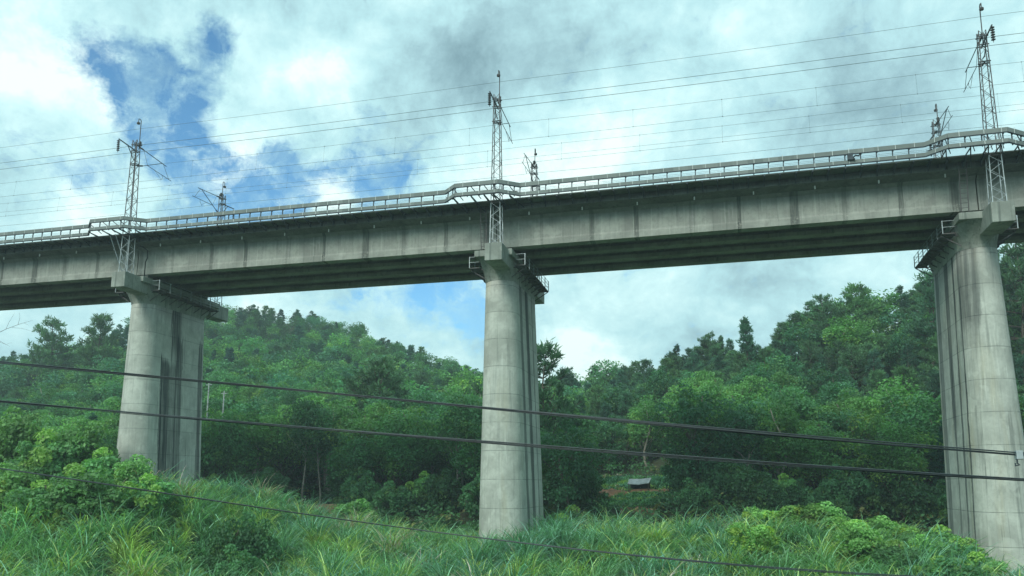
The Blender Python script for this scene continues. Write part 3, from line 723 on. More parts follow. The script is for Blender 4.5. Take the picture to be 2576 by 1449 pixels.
def broadleaf(seed, H=10, wide=.34, nc=64, base=(.045, .13, .05), var=.3, nper=90, size=.30, lobes=.115, zlow=.22, bend=1):
    r = np.random.default_rng(seed)
    # primary lobes give an uneven outline
    nl = 9; ld = unit(r.normal(size=(nl, 3))+[0, 0, .3]); lr = .55+.5*r.random(nl)
    C_ = []
    while len(C_) < nc:
        d = unit(r.normal(size=(1, 3))+[0, 0, .25])[0]; k = np.max(ld @ d); w = lr[np.argmax(ld @ d)]*(.55+.45*k)
        rad = (.45+.55*r.random()**.5)*w*1.15
        p = np.array([d[0]*wide*H*rad, d[1]*wide*H*rad, H*((1+zlow)/2)+d[2]*H*(1-zlow)/2*rad])
        if p[2] > zlow*H: C_.append(p)
    C_ = np.array(C_); R = H*lobes*(.65+.7*r.random(nc))
    tones = np.array(base)*(1-var+2*var*r.random((nc, 1)))*np.array([1, 1, 1])+0
    yel = r.random((nc, 1)) < .2; tones = np.where(yel, tones*np.array([1.5, 1.15, .8]), tones)
    q, t = leafy(C_, R, nper, size, tones, r)
    V, F = merge([q]); order = np.argsort(-np.hypot(C_[:, 0], C_[:, 1]))
    return limb_tree(H, H*(.018 if bend == 1 else .012), [tuple(c) for c in C_[order]], bend, seed, .25 if bend == 1 else .55, 14 if bend == 1 else 8), V, F, t
def pine(seed, H=11, spread=.25, whorls=13, z0=.30, base=(.035, .085, .045), dens=26, blade=.42, droop=.0, conical=.6, open_=.2, thick=.05):
    r = np.random.default_rng(seed); mb = MB(); N = 8
    ax = [(H*.02*math.sin(k*.9+seed), H*.02*math.cos(k*.8+seed)-H*.02*math.cos(seed), H*k/N) for k in range(N+1)]
    mb.tube(ax, [H*.013*(1-.85*k/N)+.012 for k in range(N+1)], 6)
    P, D, Tn = [], [], []
    for w in range(whorls):
        s = (w+.5*r.random())/whorls; z = H*(z0+(1-z0)*s*.97)
        prof = (1-s)**conical*(.45+.55*min(1, s/.25+.3)); nb = int(r.integers(3, 6)); ph = r.random()*6.28
        for b in range(nb):
            if r.random() < open_*.6: continue
            L = H*spread*prof*(.6+.6*r.random())+.25; a = ph+6.283*b/nb+r.normal()*.3; up = .28-droop+.35*s+.15*r.normal()
            k = min(N-1, int(z/H*N)); f = z/H*N-k; o = np.array([ax[k][j]*(1-f)+ax[k+1][j]*f for j in range(3)])
            dirv = np.array([math.cos(a), math.sin(a), up]); e = o+dirv*L; m_ = o+dirv*L*.5-np.array([0, 0, .06*L])
            mb.tube([o, m_, e], [.03+.012*L, .02+.006*L, .012], 4)
            npf = max(2, int(L/.42)); tb = np.array(base)*(.7+.6*r.random())
            for j in range(npf):
                tt = .3+.75*(j+r.random()*.7)/npf; side = np.array([-math.sin(a), math.cos(a), 0])*r.normal()*.22*L*(1.1-tt*.6)
                P.append(o+dirv*L*tt+side+np.array([0, 0, .05+.1*r.random()])); D.append(unit((dirv*.5+np.array([0, 0, .7])+side*.6)[None])[0]); Tn.append(tb*(.85+.3*r.random()))
    P.append(np.array([ax[-1][0], ax[-1][1], H])); D.append(np.array([0, 0, 1.])); Tn.append(np.array(base))
    P, D, Tn = map(np.array, (P, D, Tn)); n = len(P)*dens
    pc = np.repeat(P, dens, 0); dc = np.repeat(D, dens, 0)
    bd = unit(dc+r.normal(size=(n, 3))*.75); L = blade*(.6+.8*r.random(n))
    pos = pc+bd*(L*.45)[:, None]+r.normal(size=(n, 3))*blade*.28
    nr = unit(np.cross(bd, r.normal(size=(n, 3)))); e2 = np.cross(nr, bd)
    Wd = np.full((n, 1), thick)*(.7+.6*r.random((n, 1)))
    q = np.stack([pos-bd*(L/2)[:, None], pos+e2*Wd, pos+bd*(L/2)[:, None], pos-e2*Wd], 1)
    t = np.repeat(Tn, dens, 0)*(.75+.5*r.random((n, 1)))
    V, F = merge([q]); return mb, V, F, t

def P_(name, build, tm, lm, cat): tr, V, F, t = build; return add_tree_proto(name, tr, V, F, t, tm, lm, cat)
BROAD = [P_('broadleaf_tree', broadleaf(21, 10, .36, 70, (.042, .125, .045)), M_BARK, M_LEAF, 'tree'),
         P_('broadleaf_tree', broadleaf(22, 10, .30, 60, (.055, .15, .042)), M_PALEBARK, M_LEAF, 'tree'),
         P_('broadleaf_tree', broadleaf(23, 10, .40, 78, (.030, .095, .045), lobes=.105), M_BARK, M_LEAF, 'tree'),
         P_('broadleaf_tree', broadleaf(24, 10, .28, 56, (.036, .11, .05), lobes=.12), M_PALEBARK, M_LEAF, 'tree'),
         P_('broadleaf_tree', broadleaf(25, 10, .33, 64, (.065, .16, .05), size=.26, nper=110), M_BARK, M_LEAF, 'tree')]
PALETRUNK = P_('broadleaf_tree', broadleaf(26, 12, .24, 60, bend=.25, base= (.036, .105, .045), zlow=.40), M_PALEBARK, M_LEAF, 'tree')
PINES = [P_('pine_tree', pine(31, 10, .24, 14, .25, (.034, .085, .045), 34), M_BARK, M_NEEDLE, 'pine'),
         P_('pine_tree', pine(32, 10, .30, 11, .38, (.040, .090, .042), 32, open_=.35), M_BARK, M_NEEDLE, 'pine'),
         P_('pine_tree', pine(33, 10, .20, 15, .22, (.028, .075, .045), 34), M_BARK, M_NEEDLE, 'pine'),
         P_('pine_tree', pine(34, 10, .27, 12, .30, (.050, .115, .045), 34, blade=.5), M_BARK, M_NEEDLE, 'pine')]
FIRS = [P_('fir_tree', pine(41, 10, .17, 20, .12, (.022, .070, .042), 34, droop=.25, conical=.95, open_=.05, blade=.34), M_BARK, M_NEEDLE, 'fir'),
        P_('fir_tree', pine(42, 10, .15, 22, .15, (.024, .075, .040), 32, droop=.3, conical=.9, open_=.08, blade=.34), M_BARK, M_NEEDLE, 'fir')]
SHRUB = [P_('shrub', broadleaf(51, 3, .62, 46, (.075, .18, .065), nper=150, size=.20, lobes=.16, zlow=.05), M_BARK, M_LEAF, 'shrub'),
         P_('shrub', broadleaf(52, 3, .55, 40, (.085, .19, .06), nper=140, size=.19, lobes=.17, zlow=.05), M_BARK, M_LEAF, 'shrub'),
         P_('shrub', broadleaf(53, 3, .58, 42, (.035, .10, .04), nper=120, size=.2, lobes=.17, zlow=.05), M_BARK, M_LEAF, 'shrub'),
         P_('shrub', broadleaf(54, 3, .60, 44, (.10, .21, .055), nper=130, size=.17, lobes=.15, zlow=.05), M_BARK, M_LEAF, 'shrub')]
def plant(pr, x, y, h, label, group=None, cat=None, rz=None, h0=10.0, sx=1.0, name=None, sink=.15):
    z = float(ground(x, y))-sink; k = h/h0
    e = bpy.data.objects.new(name or pr['name'], None); COL.objects.link(e); e.location = (x, y, z); e.rotation_euler = (random.uniform(-.04, .04), random.uniform(-.04, .04), random.uniform(0, 6.28) if rz is None else rz)
    e.scale = (k*sx, k*sx, k); tag(e, label, cat or pr['cat'], group)
    for nm in ('trunk', 'crown'):
        o = bpy.data.objects.new(nm, pr[nm]); COL.objects.link(o); o.parent = e
    return e
def at(u, v_or_none, y): p = on_y(u, 1000 if v_or_none is None else v_or_none, y); return float(p[0])

# ------------------------------------------------------------------ the woods on the two hills
rr = random.Random(5)
HIDE = [(515, 1052), (560, 1014), (600, 1030)]
SINGLE = []   # hand placed trees first
def place_at(pr, u, y, vtop, label, group=None, **kw):
    x = at(u, vtop, y); zt = float(on_y(u, vtop, y)[2]); h = zt-float(ground(x, y)); SINGLE.append((x, y)); return plant(pr, x, y, max(1.0, h), label, group, **kw)
place_at(PINES[1], 130, 88, 805, 'open crowned pine against the sky at the far left')
place_at(PINES[3], 268, 90, 795, 'dark pine against the sky just left of the left pier')
place_at(PINES[0], 1372, 36, 868, 'tall dark pine against the sky right of the middle pier')
place_at(PINES[1], 1300, 40, 895, 'brownish pine half hidden behind the middle pier', cat='pine')
place_at(FIRS[1], 1872, 74, 800, 'narrow tall conifer standing above its neighbours on the right skyline')
place_at(PINES[1], 955, 52, 905, 'large spreading dark pine in the middle of the left wood', sx=1.25)
place_at(PINES[3], 2150, 80, 718, 'tall pine on the right skyline left of the right pier', sx=1.2)
place_at(PINES[1], 2075, 78, 742, 'spreading pine on the right skyline left of the right pier')
place_at(PINES[0], 2330, 68, 690, 'tall dark pine touching the left edge of the right pier')
place_at(PINES[1], 2560, 62, 612, 'dark pine right of the right pier')
place_at(PALETRUNK, 770, 31, 1040, 'broadleaf tree with slim pale trunks above the bare soil', sx=.8)
place_at(PALETRUNK, 812, 32, 1060, 'broadleaf tree with a leaning pale trunk beside the soil bank', sx=.8)
place_at(PALETRUNK, 1150, 31, 1030, 'broadleaf tree with thin pale trunks left of the middle pier', sx=.8)
place_at(PALETRUNK, 1195, 32, 1040, 'slender pale trunked tree touching the left edge of the middle pier', sx=.7)
place_at(BROAD[2], 1420, 24, 1060, 'dark rounded tree right of the middle pier')
place_at(BROAD[0], 1455, 27, 1150, 'dark green tree left of the small shed', sx=.8)
for u_, v_ in HIDE: place_at(BROAD[0], u_, 29.5, v_, 'leafy tree whose top hides the foot of the pale poles', 'trees below the pale poles', sx=.75)
nb_ = np_ = 0; cand = []
def okpos(x, y, dmin):
    for (a, b_) in SINGLE:
        if (a-x)**2+(b_-y)**2 < dmin*dmin: return False
    return True
y = 30.0
row = 0
while y < 176:
    d = y-CAM[1]; step = 4.3+max(0, (y-60))*.012
    x0 = CAM[0]+_t[0]*d*.5+at(-60, None, y)*0; xl = at(-330, 900, y); xr = at(2980, 900, y)
    x = xl+rr.random()*step
    while x < xr:
        px = x+rr.uniform(-.33, .33)*step; py = y+rr.uniform(-.4, .4)*step
        t_ = (px-CAM[0])/(py-CAM[1]); yc = float(np.interp(t_, _t, _yc))
        if py < yc+6: cand.append((px, py, yc))
        if yc*.8 < py < yc+4: cand.append((px+rr.uniform(-2.5, 2.5), py+rr.uniform(-2.5, 2.5), yc))
        x += step
    y += step*.92; row += 1
GRPS = {'lb': ('leafy broadleaf tree in the mass of the left hillside wood', 'broadleaf trees of the left wood'),
        'rb': ('leafy broadleaf tree in the mass of the right hillside wood', 'broadleaf trees of the right wood'),
        'lp': ('pine among the many pines covering the left hill', 'pines of the left hill'),
        'rp': ('pine among the many pines covering the right hill', 'pines of the right hill'),
        'lf': ('dark narrow fir rising among the trees of the left hill', 'firs of the left hill'),
        'rf': ('dark narrow fir rising among the trees of the right hill', 'firs of the right hill')}
cnt = {}; FAR = []
for (px, py, yc) in sorted(cand, key=lambda c: c[1]):
    gz = float(ground(px, py)); ub, vb = proj((px, py, gz))
    if 1450 < ub < 1735 and py < 54: continue
    if 690 < ub < 850 and py < 35: continue
    if 1100 < ub < 1215 and py < 36: continue
    if not okpos(px, py, 2.6): continue
    s = (py-32)/(yc-32); left = ub < 1400
    n = .5+.5*math.sin(px*.13+1.7*math.sin(py*.09)+py*.05)
    pb = 1.0 if s < .22 else (.8 if s < .45 else (.55 if s < .7 else .4))
    if not left: pb = .95 if s < .15 else (.5 if s < .42 else .1)
    pb = min(1, max(0, pb+(n-.5)*.7))
    q = rr.random()
    if q < pb:
        key = 'lb' if left else 'rb'; pr = rr.choice(BROAD); h = rr.uniform(7.5, 11.5)*(1 if s > .12 else 1.08)
        if left and ub < 330 and s < .3: pr = BROAD[rr.choice((0, 4))]
    elif rr.random() < (.03 if s > .6 else .12): key = 'lf' if left else 'rf'; pr = rr.choice(FIRS); h = rr.uniform(8, 12)
    else:
        key = 'lp' if left else 'rp'; pr = rr.choice(PINES); h = rr.uniform(6.5, 10)
    if s > .7: h *= (.62 if left else .84) if key[1] != 'f' else (.5 if left else .8)
    if s > .8 and rr.random() < .08 and key[1] == 'p': h *= 1.3
    ut, vt = proj((px, py, gz+h))
    if vt > 1449: continue
    if ut < -110 or ut > 2690: FAR.append((pr, px, py, h, 1.0)); continue
    lab, grp = GRPS[key]; cnt[key] = cnt.get(key, 0)+1; kind_ = key[1]; cnt[kind_] = cnt.get(kind_, 0)+1; sx_ = rr.uniform(.9, 1.15)*(1.15 if s > .7 else 1)
    if cnt[kind_] > 288: FAR.append((pr, px, py, h, sx_)); continue
    plant(pr, px, py, h, lab, grp, sx=sx_)
print('trees', cnt, sum(cnt.values()))

r = np.random.default_rng(123); VV, TT = [[], []], [[], []]; CACHE = {}
for (pr, px, py, h, sx_) in FAR:
    nm_ = pr['crown'].name
    if nm_ not in CACHE:
        me = pr['crown']; v_ = np.zeros(len(me.vertices)*3, np.float32); me.vertices.foreach_get('co', v_); c_ = np.zeros(len(me.polygons)*4, np.float32); me.attributes['tone'].data.foreach_get('color', c_)
        CACHE[nm_] = (v_.reshape(-1, 4, 3).astype(float), c_.reshape(-1, 4)[:, :3])
    v_, c_ = CACHE[nm_]; ned = 1 if pr['cat'] in ('pine', 'fir') else 0
    kx = r.choice(len(v_), 1500 if not ned else 2600, replace=False); q = v_[kx]; ctr = q.mean(1, keepdims=True); q = ctr+(q-ctr)*1.55; a = r.random()*6.28; k = h/10
    x_, y_ = q[..., 0]*math.cos(a)-q[..., 1]*math.sin(a), q[..., 0]*math.sin(a)+q[..., 1]*math.cos(a)
    VV[ned].append(np.stack([x_*k*sx_+px, y_*k*sx_+py, q[..., 2]*k+float(ground(px, py))-.15], -1)); TT[ned].append(c_[kx]*(.72+.56*r.random())*np.array([.85+.3*r.random(), 1, .85+.4*r.random()]))
for ned, lab, nm_ in ((0, 'leafy canopy of the wood high on the hillsides, too dense to count', 'distant_wood'), (1, 'dense pine canopy along the upper slopes of both hills, too dense to count', 'distant_pinewood')):
    if VV[ned]:
        V, F = merge(VV[ned]); o = fastmesh(nm_, V, F, M_NEEDLE if ned else M_LEAF, np.concatenate(TT[ned])); tag(o, lab, 'wood', kind='stuff')
r_ = random.Random(12)
for k in range(64):
    u = -60+2700*(k+r_.uniform(-.3, .3))/64; y_ = r_.uniform(24.5, 30.5); x = at(u, 1250, y_)
    if 1500 < u < 1690 or 690 < u < 850 or 1120 < u < 1200: continue
    plant(SHRUB[2] if r_.random() < .75 else SHRUB[0], x, y_, r_.uniform(3.0, 5.2), 'leafy dark bush filling the foot of the %s wood' % ('left' if u < 1400 else 'right'), 'bushes along the foot of the %s wood' % ('left' if u < 1400 else 'right'), h0=3.0, sx=.8, sink=.3)

# undergrowth: low leafy cover under and between the trees, too tangled to count
r = np.random.default_rng(77)
N = 9000
yy = 12+165*r.random(N)**1.35; xs = np.array([at(-80, 900, 0)*0 for _ in range(1)])
dl = np.array([(on_y(-120, 1000, y)[0], on_y(2700, 1000, y)[0]) for y in (12, 177)])
xl = np.interp(yy, (12, 177), dl[:, 0]); xr = np.interp(yy, (12, 177), dl[:, 1]); xx = xl+(xr-xl)*r.random(N)
zz = ground(xx, yy)
pu = []
for a_, b_, c_ in zip(xx, yy, zz):
    u, v = proj((a_, b_, c_)); pu.append((u, v))
pu = np.array(pu)
keep = ~((pu[:, 0] > 1500) & (pu[:, 0] < 1700) & (pu[:, 1] > 1195) & (yy > 28)) & ~((pu[:, 0] > 660) & (pu[:, 0] < 850) & (yy > 22) & (yy < 34))
keep &= ~((yy < 20) & (r.random(N) < .4))
tt = (xx-CAM[0])/(yy-CAM[1]); keep &= yy < np.interp(tt, _t, _yc)+8
xx, yy, zz = xx[keep], yy[keep], zz[keep]
R = (.8+1.1*r.random(len(xx)))*(1+.012*np.maximum(yy-60, 0)); C_ = np.stack([xx, yy, zz+R*.35], -1)
tn = np.array([.035, .095, .04])*(.6+.9*r.random((len(xx), 1))); tn = np.where(r.random((len(xx), 1)) < .12, tn*[2.4, 1.1, .9], tn)
q, t = leafy(C_, R, 40, .40, tn, r, up=.9); V, F = merge([q]); o = fastmesh('undergrowth', V, F, M_LEAF, t); tag(o, 'tangled low undergrowth covering the hillside between the trees', 'undergrowth', kind='stuff')

# ------------------------------------------------------------------ tall grass
def grass(N, xr_, yr_, cond, hscale, seed, nbl, name, label, width=.027, clump=True):
    r = np.random.default_rng(seed)
    nc_ = N//4 if clump else N
    x = xr_[0]+(xr_[1]-xr_[0])*r.random(nc_); y = yr_[0]+(yr_[1]-yr_[0])*r.random(nc_); cs = .55+.95*r.random(nc_)**1.3
    if clump: x = np.repeat(x, 4)+r.normal(size=nc_*4)*.30; y = np.repeat(y, 4)+r.normal(size=nc_*4)*.30; cs = np.repeat(cs, 4)
    z = ground(x, y)
    d = np.stack([x, y, z+1.0], -1)-CAM; dz = d @ CF; u = 1288+PPX+FPX*(d @ CR)/dz; v = 724.5+PPY-FPX*(d @ CU)/dz
    k = (u > -160) & (u < 2740) & (v < 1640) & cond(x, y, u, v); x, y, z, cs = x[k], y[k], z[k], cs[k]; n = len(x)
    pn = .5+.5*np.sin(x*.35+2*np.sin(y*.31+x*.07))*np.cos(y*.42+1.3*np.sin(x*.21)); p2 = .5+.5*np.sin(x*.9+y*1.3+2*np.sin(x*.5))
    g1 = np.array([.085, .19, .055]); g2 = np.array([.055, .15, .075]); g3 = np.array([.15, .23, .05])
    tone = g1*(1-pn[:, None])+g2*pn[:, None]; tone = np.where((p2 > .86)[:, None], g3, tone)
    dry = (pn*p2+.25*r.random(n) > .93)[:, None]; tone = np.where(dry, np.array([.20, .18, .11]), tone)
    tone = tone*(.75+.5*r.random((n, 1)))
    H = hscale*(.8+.45*r.random(n))*(1+.3*(pn-.5))*(cs if clump else 1)
    m = n*nbl; X = np.repeat(x, nbl)+r.normal(size=m)*.13; Y = np.repeat(y, nbl)+r.normal(size=m)*.13; Z = np.repeat(z, nbl)-.1
    L = np.repeat(H, nbl)*(.65+.6*r.random(m)); az = r.random(m)*6.283; lean0 = .05+.35*r.random(m); bend = .9+1.7*r.random(m)
    wind = .35; az = np.arctan2(np.sin(az)-.25, np.cos(az)+wind)
    S = 5; pts = []; px, py, pz = X.copy(), Y.copy(), Z.copy(); th = lean0.copy(); seg = L/S
    for s in range(S+1):
        pts.append(np.stack([px, py, pz], -1)); th = lean0+bend*((s+.5)/S)**1.6
        px = px+np.sin(th)*np.cos(az)*seg; py = py+np.sin(th)*np.sin(az)*seg; pz = pz+np.cos(th)*seg
    tw = az+1.57+r.normal(size=m)*.6; side = np.stack([np.cos(tw), np.sin(tw), 0*tw], -1)
    wid = [.7, 1, 1, .85, .55, .06]; w0 = width*(.7+.7*r.random(m))
    V = np.stack([p+sg*side*(w0*w)[:, None] for p, w in zip(pts, wid) for sg in (-1, 1)], 1)   # m, 12, 3
    idx = np.array([[2*s, 2*s+1, 2*s+3, 2*s+2] for s in range(S)]); F = (np.arange(m)[:, None, None]*12+idx).reshape(-1, 4)
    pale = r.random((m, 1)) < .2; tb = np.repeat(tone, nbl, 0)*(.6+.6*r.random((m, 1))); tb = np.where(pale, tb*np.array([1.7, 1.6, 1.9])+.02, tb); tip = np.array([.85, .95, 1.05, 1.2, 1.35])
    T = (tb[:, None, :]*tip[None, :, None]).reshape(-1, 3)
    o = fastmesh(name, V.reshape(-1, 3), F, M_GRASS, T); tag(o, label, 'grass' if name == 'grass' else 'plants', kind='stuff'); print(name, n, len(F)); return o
grass(8400, (8, 82), (-17, 9), lambda x, y, u, v: (x+.35*(y+5) > 12) & ((x-31.9)**2/2.9+(y-6.7)**2/26 > 1) & ((x-64.9)**2/3+(y-6.7)**2/26 > 1), 1.85, 3, 26, 'grass', 'dense tall green grass filling the field round the foot of the middle pier')
grass(5600, (-30, 21), (-30, 6), lambda x, y, u, v: (x+.35*(y+5) <= 12.6) & ~((u < 340) & (v < 1310) & (y > -12)), 2.15, 4, 28, 'grass', 'tall arching grass with dry blades on the steep bank at the lower left', .03)
grass(900, (10, 80), (-34, -15), lambda x, y, u, v: (v < 1600) & (x+.35*(y+5) > 12), 1.6, 6, 30, 'grass', 'coarse grass along the bottom edge of the photo', .03)

grass(9000, (30, 52), (27, 56), lambda x, y, u, v: (u > 1440) & (u < 1740) & (v > 1180), .55, 8, 9, 'terrace_plants', 'low green crop and weeds on the terraces below the shed', .05, False)

# broad-leaved weeds and creepers mixed into the grass
r = np.random.default_rng(55); N = 1500
xx = -12+90*r.random(N); yy = -20+29*r.random(N); zz = ground(xx, yy); pt_ = .5+.5*np.sin(xx*.5+1.7*np.sin(yy*.4))*np.cos(yy*.6)
kk = (pt_ > .62) & ((xx-31.9)**2/2.9+(yy-6.7)**2/26 > 1) & ((xx-64.9)**2/3+(yy-6.7)**2/26 > 1); xx, yy, zz = xx[kk], yy[kk], zz[kk]
R = .35+.5*r.random(len(xx)); C_ = np.stack([xx, yy, zz+.55+.5*r.random(len(xx))], -1)
tn = np.array([.06, .14, .05])*(.5+1.0*r.random((len(xx), 1)))
q, t = leafy(C_, R, 60, .17, tn, r, up=.8); V, F = merge([q]); o = fastmesh('weeds', V, F, M_LEAF, t); tag(o, 'broad leaved weeds and creepers mixed into the tall grass', 'weeds', kind='stuff')

# ------------------------------------------------------------------ shrubs
def sh(k, u, y, vtop, label, grp=None, sx=1.0, hmin=1.0):
    x = at(u, vtop, y); zt = float(on_y(u, vtop, y)[2]); h = max(hmin, zt-float(ground(x, y))); return plant(SHRUB[k], x, y, h, label, grp, h0=3.0, sx=sx*min(1.0, 2.6/h+.35) if h > 3 else sx, sink=.2)
LB = 'leafy shrubs on the bank in front of the left pier'
for k, u, y_, vt, lab in ((0, -60, -2, 1040, 'tall bright shrub cut by the left edge of the photo'), (1, 40, -3, 1050, 'tall bright green shrub at the far left of the bank'), (0, 120, -4, 1075, 'bright shrub in the left group on the bank, second from the left edge'),
        (1, 215, -2, 1080, 'yellowish green shrub with a raised crown left of the left pier'), (0, 280, -4, 1120, 'wide green shrub overlapping the left edge of the left pier'), (1, 340, -4.5, 1155, 'green shrub whose twigs reach over the face of the left pier'),
        (0, 60, -7, 1150, 'green shrub low in front of the tall ones at the far left'), (0, 190, -7.5, 1165, 'green shrub low on the bank below the yellowish crown'), (2, 130, -9, 1225, 'dark green shrub in the shade at the foot of the left shrubs'), (2, 300, -8, 1215, 'dark shrub under the wide green shrub by the left pier'), (2, 10, -9, 1215, 'dark shrub at the left edge under the bright shrubs'),
        (1, 30, -11, 1180, 'bright leafy shrub at the lower left edge above the grass bank'), (0, 110, -12, 1200, 'rounded leafy shrub low on the bank, left of the dark gap'), (1, 220, -12, 1195, 'fresh green shrub low on the bank below the pier edge'), (0, 310, -10.5, 1205, 'low spreading shrub before the foot of the left pier'), (0, 365, -8, 1185, 'soft green shrub in front of the foot of the left pier'),
        (0, 385, -5, 1190, 'small feathery shrub touching the foot of the left pier')):
    sh(k, u, y_, vt, lab, LB)
for k, u, y_, vt, lab in ((2, 600, -10, 1300, 'dark leafy bush on the right end of the steep bank'), (2, 620, -13, 1360, 'dark bush hanging low on the right flank of the bank'), (2, 612, -8, 1285, 'small dark bush at the top of the bank end'), (2, 650, -14, 1400, 'dark bush at the foot of the bank end'), (2, 575, -12, 1345, 'dark bush leftmost of those at the bank end'), (2, 630, -9, 1300, 'dark bush rightmost at the top of the bank end')):
    sh(k, u, y_, vt+12, lab, 'dark bushes at the end of the bank', sx=.72)
sh(1, 890, 11, 1262, 'pale green round shrub standing alone above the middle of the grass', sx=1.25)
sh(2, 985, 12, 1290, 'small dark shrub right of the pale round shrub')
sh(2, 700, 14, 1285, 'low dark shrub below the bare soil bank'); sh(2, 1080, 13, 1300, 'dark low shrub left of the middle pier')
sh(0, 1400, 9, 1285, 'light green shrub just right of the foot of the middle pier', sx=1.1)
sh(0, 1450, 13, 1265, 'yellowish shrub between the middle pier and the terraces')
RS = 'bright shrubs along the crest right of the middle'
for k, u, y_, vt, lab in ((3, 1930, 5, 1290, 'leftmost bright shrub on the crest of the grass'), (3, 2000, 4, 1278, 'highest bright shrub on the crest of the grass'), (1, 2070, 5, 1292, 'bright shrub right of the highest one on the crest'), (3, 2140, 4, 1312, 'yellow green shrub sloping down the crest'), (1, 2215, 5, 1325, 'upright yellow green sapling cluster on the crest'),
        (3, 2285, 5, 1332, 'small yellow green shrub left of the right pier'), (0, 2350, 3, 1335, 'leafy shrub against the foot of the right pier'), (0, 2400, 0, 1365, 'large leafy shrub in front of the foot of the right pier'), (0, 2440, -3, 1400, 'leafy shrub at the lower left of the right pier foot'), (1, 2330, -1, 1372, 'bright low shrub before the right pier'), (0, 2520, -8, 1452, 'grassy shrub at the bottom right corner'), (1, 2160, -4, 1345, 'bright leafy clump in the grass below the crest shrubs'), (0, 2255, -5, 1372, 'green leafy clump low in the grass left of the right pier'),
        (3, 1900, -3, 1325, 'pale leafy clump in the grass below the left end of the crest'), (0, 2370, -7, 1410, 'leafy clump at the lower left of the big shrub by the right pier'), (2, 2420, -8, 1425, 'darker leafy clump near the bottom right')):
    sh(k, u, y_-1 if vt < 1340 else y_, vt-22 if vt < 1440 else vt, lab, RS, sx=1.15)

# ------------------------------------------------------------------ shed, soil banks, poles
def hit(u, v, y0=12, y1=120):
    for y in np.arange(y0, y1, .25):
        p = on_y(u, v, y)
        if p[2] <= float(ground(p[0], p[1])): return p
    return on_y(u, v, 45)
sp = hit(1608, 1243); sz = float(ground(sp[0], sp[1])); print('shed', sp)
t = thing('shed', (sp[0], sp[1], sz+.1), 'small open shed with a pale sagging sheet roof on the terraces', 'shed')
m = MB(); m.add([(-1.2, -1.0, 1.05), (1.2, -1.0, 1.15), (1.3, 1.2, 1.75), (-1.2, 1.2, 1.6), (0, -1.02, .98), (0, 1.1, 1.6)], [(0, 4, 5, 3), (4, 1, 2, 5)]); o = m.build('roof_sheet', mat_simple('pale roofing sheet', (.33, .36, .37), .6, var=.3, scale=1.5), t); md = o.modifiers.new('s', 'SOLIDIFY'); md.thickness = .06
m = MB(); m.box((-1.05, 1.0, -1.2), (1.05, 1.08, 1.5)); m.build('back_wall', M_DARK, t)
for x_ in (-1.05, 1.1):
    for y_ in (-.9, 1.0):
        m = MB(); m.bar((x_, y_, -1.2), (x_, y_, 1.1 if y_ < 0 else 1.55), .09); m.build('post', M_BARK, t)
M_SOIL = mat_simple('red brown earth', (.30, .17, .10), 1, 0, .45, 1.2)
def soil(u0, u1, v0, v1, y, label, seed):
    r_ = random.Random(seed); n = 16; mb = MB(); rings = []
    for k in range(n+1):
        u = u0+(u1-u0)*k/n; a = on_y(u, v0+r_.uniform(-3, 3), y+1.2); b_ = on_y(u, v1+r_.uniform(-3, 3), y); c_ = (a+b_)/2+np.array([0, -.25+r_.uniform(-.1, .1), .1])
        d_ = np.array([a[0], y+2.5, a[2]-.3]); e_ = b_+np.array([0, .3, -1.2]); f_ = np.array([a[0], y+2.5, b_[2]-1.2])
        rings.append([tuple(p) for p in (a, c_, b_, e_, f_, d_)])
    mb.loft(rings); o = mb.build('soil_bank', M_SOIL); tag(o, label, 'soil bank', kind=None); return o
soil(1500, 1710, 1231, 1250, sp[1]-1.6, 'bare orange brown earth terrace below the small shed', 1)
soil(1560, 1660, 1275, 1287, float(hit(1600, 1288)[1])-.3, 'thin strip of bare earth on the lower terrace', 2)
soil(650, 850, 1268, 1318, 25, 'dark red earth bank under the pale tree trunks left of the middle', 3)
for (u, vt, vb, lab) in ((526, 962, 1050, 'taller pale pole showing in the trees right of the left pier'), (564, 984, 1012, 'thin pale pole farther right in the trees by the left pier')):
    p = on_y(u, vt, 33 if u < 550 else 36); gz = float(ground(p[0], p[1])); tt_ = thing('utility_pole', (p[0], p[1], gz-.2), lab, 'pole', 'pale poles in the trees')
    h = p[2]-gz+.2; m = MB(); m.tube([(0, 0, 0), (0, 0, h)], [.13, .08], 10); m.build('shaft', M_POLE, tt_, smooth=True)
    m = MB(); m.bar((-.45, 0, h-.3), (.45, 0, h-.3), .07); m.build('cross_arm', M_GALV, tt_)
    for s in (-.4, .4): insulator('insulator', (s, 0, h-.02), (s, 0, h-.27), 2, .06, tt_)

# ------------------------------------------------------------------ near cable bundles
def bundle(pts, nst, r, sep_, label, extra=None, seed=0):
    pts = [Vector(p) for p in pts]
    # extend beyond the frame on both sides
    X_ = np.array([p.x for p in pts]); cz = np.polyfit(X_, [p.z for p in pts], 3); x0, x1 = X_.min(), X_.max()
    def zz(x):
        xc = min(max(x, x0-.5), x1+.5); sl_ = np.polyval(np.polyder(cz), xc); return float(np.polyval(cz, xc)+sl_*(x-xc))
    n = 150; line = [Vector((x, pts[0].y, zz(x))) for x in np.linspace(x0-11, x1+11, n+1)]
    t = thing('cable_bundle', line[0], label, 'cables', 'black cables crossing in front of the viaduct'); o0 = Vector(line[0])
    rd = random.Random(seed)
    for s in range(nst):
        ph = rd.random()*6; fr = rd.uniform(.10, .2); am = sep_*rd.uniform(.6, 1.0); off = (s-(nst-1)/2)*sep_*.75; rs = r*rd.uniform(.7, 1.15)
        q = [p-o0+Vector((0, am*math.cos(ph+k*fr), off+am*.5*math.sin(ph+k*fr))) for k, p in enumerate(line)]
        m = MB(); m.tube(q, rs, 7); m.build('cable', M_CABLE, t, smooth=True)
    return t
def yl(L, y=-46.5): return [tuple(on_y(u, v, y)) for u, v in L]
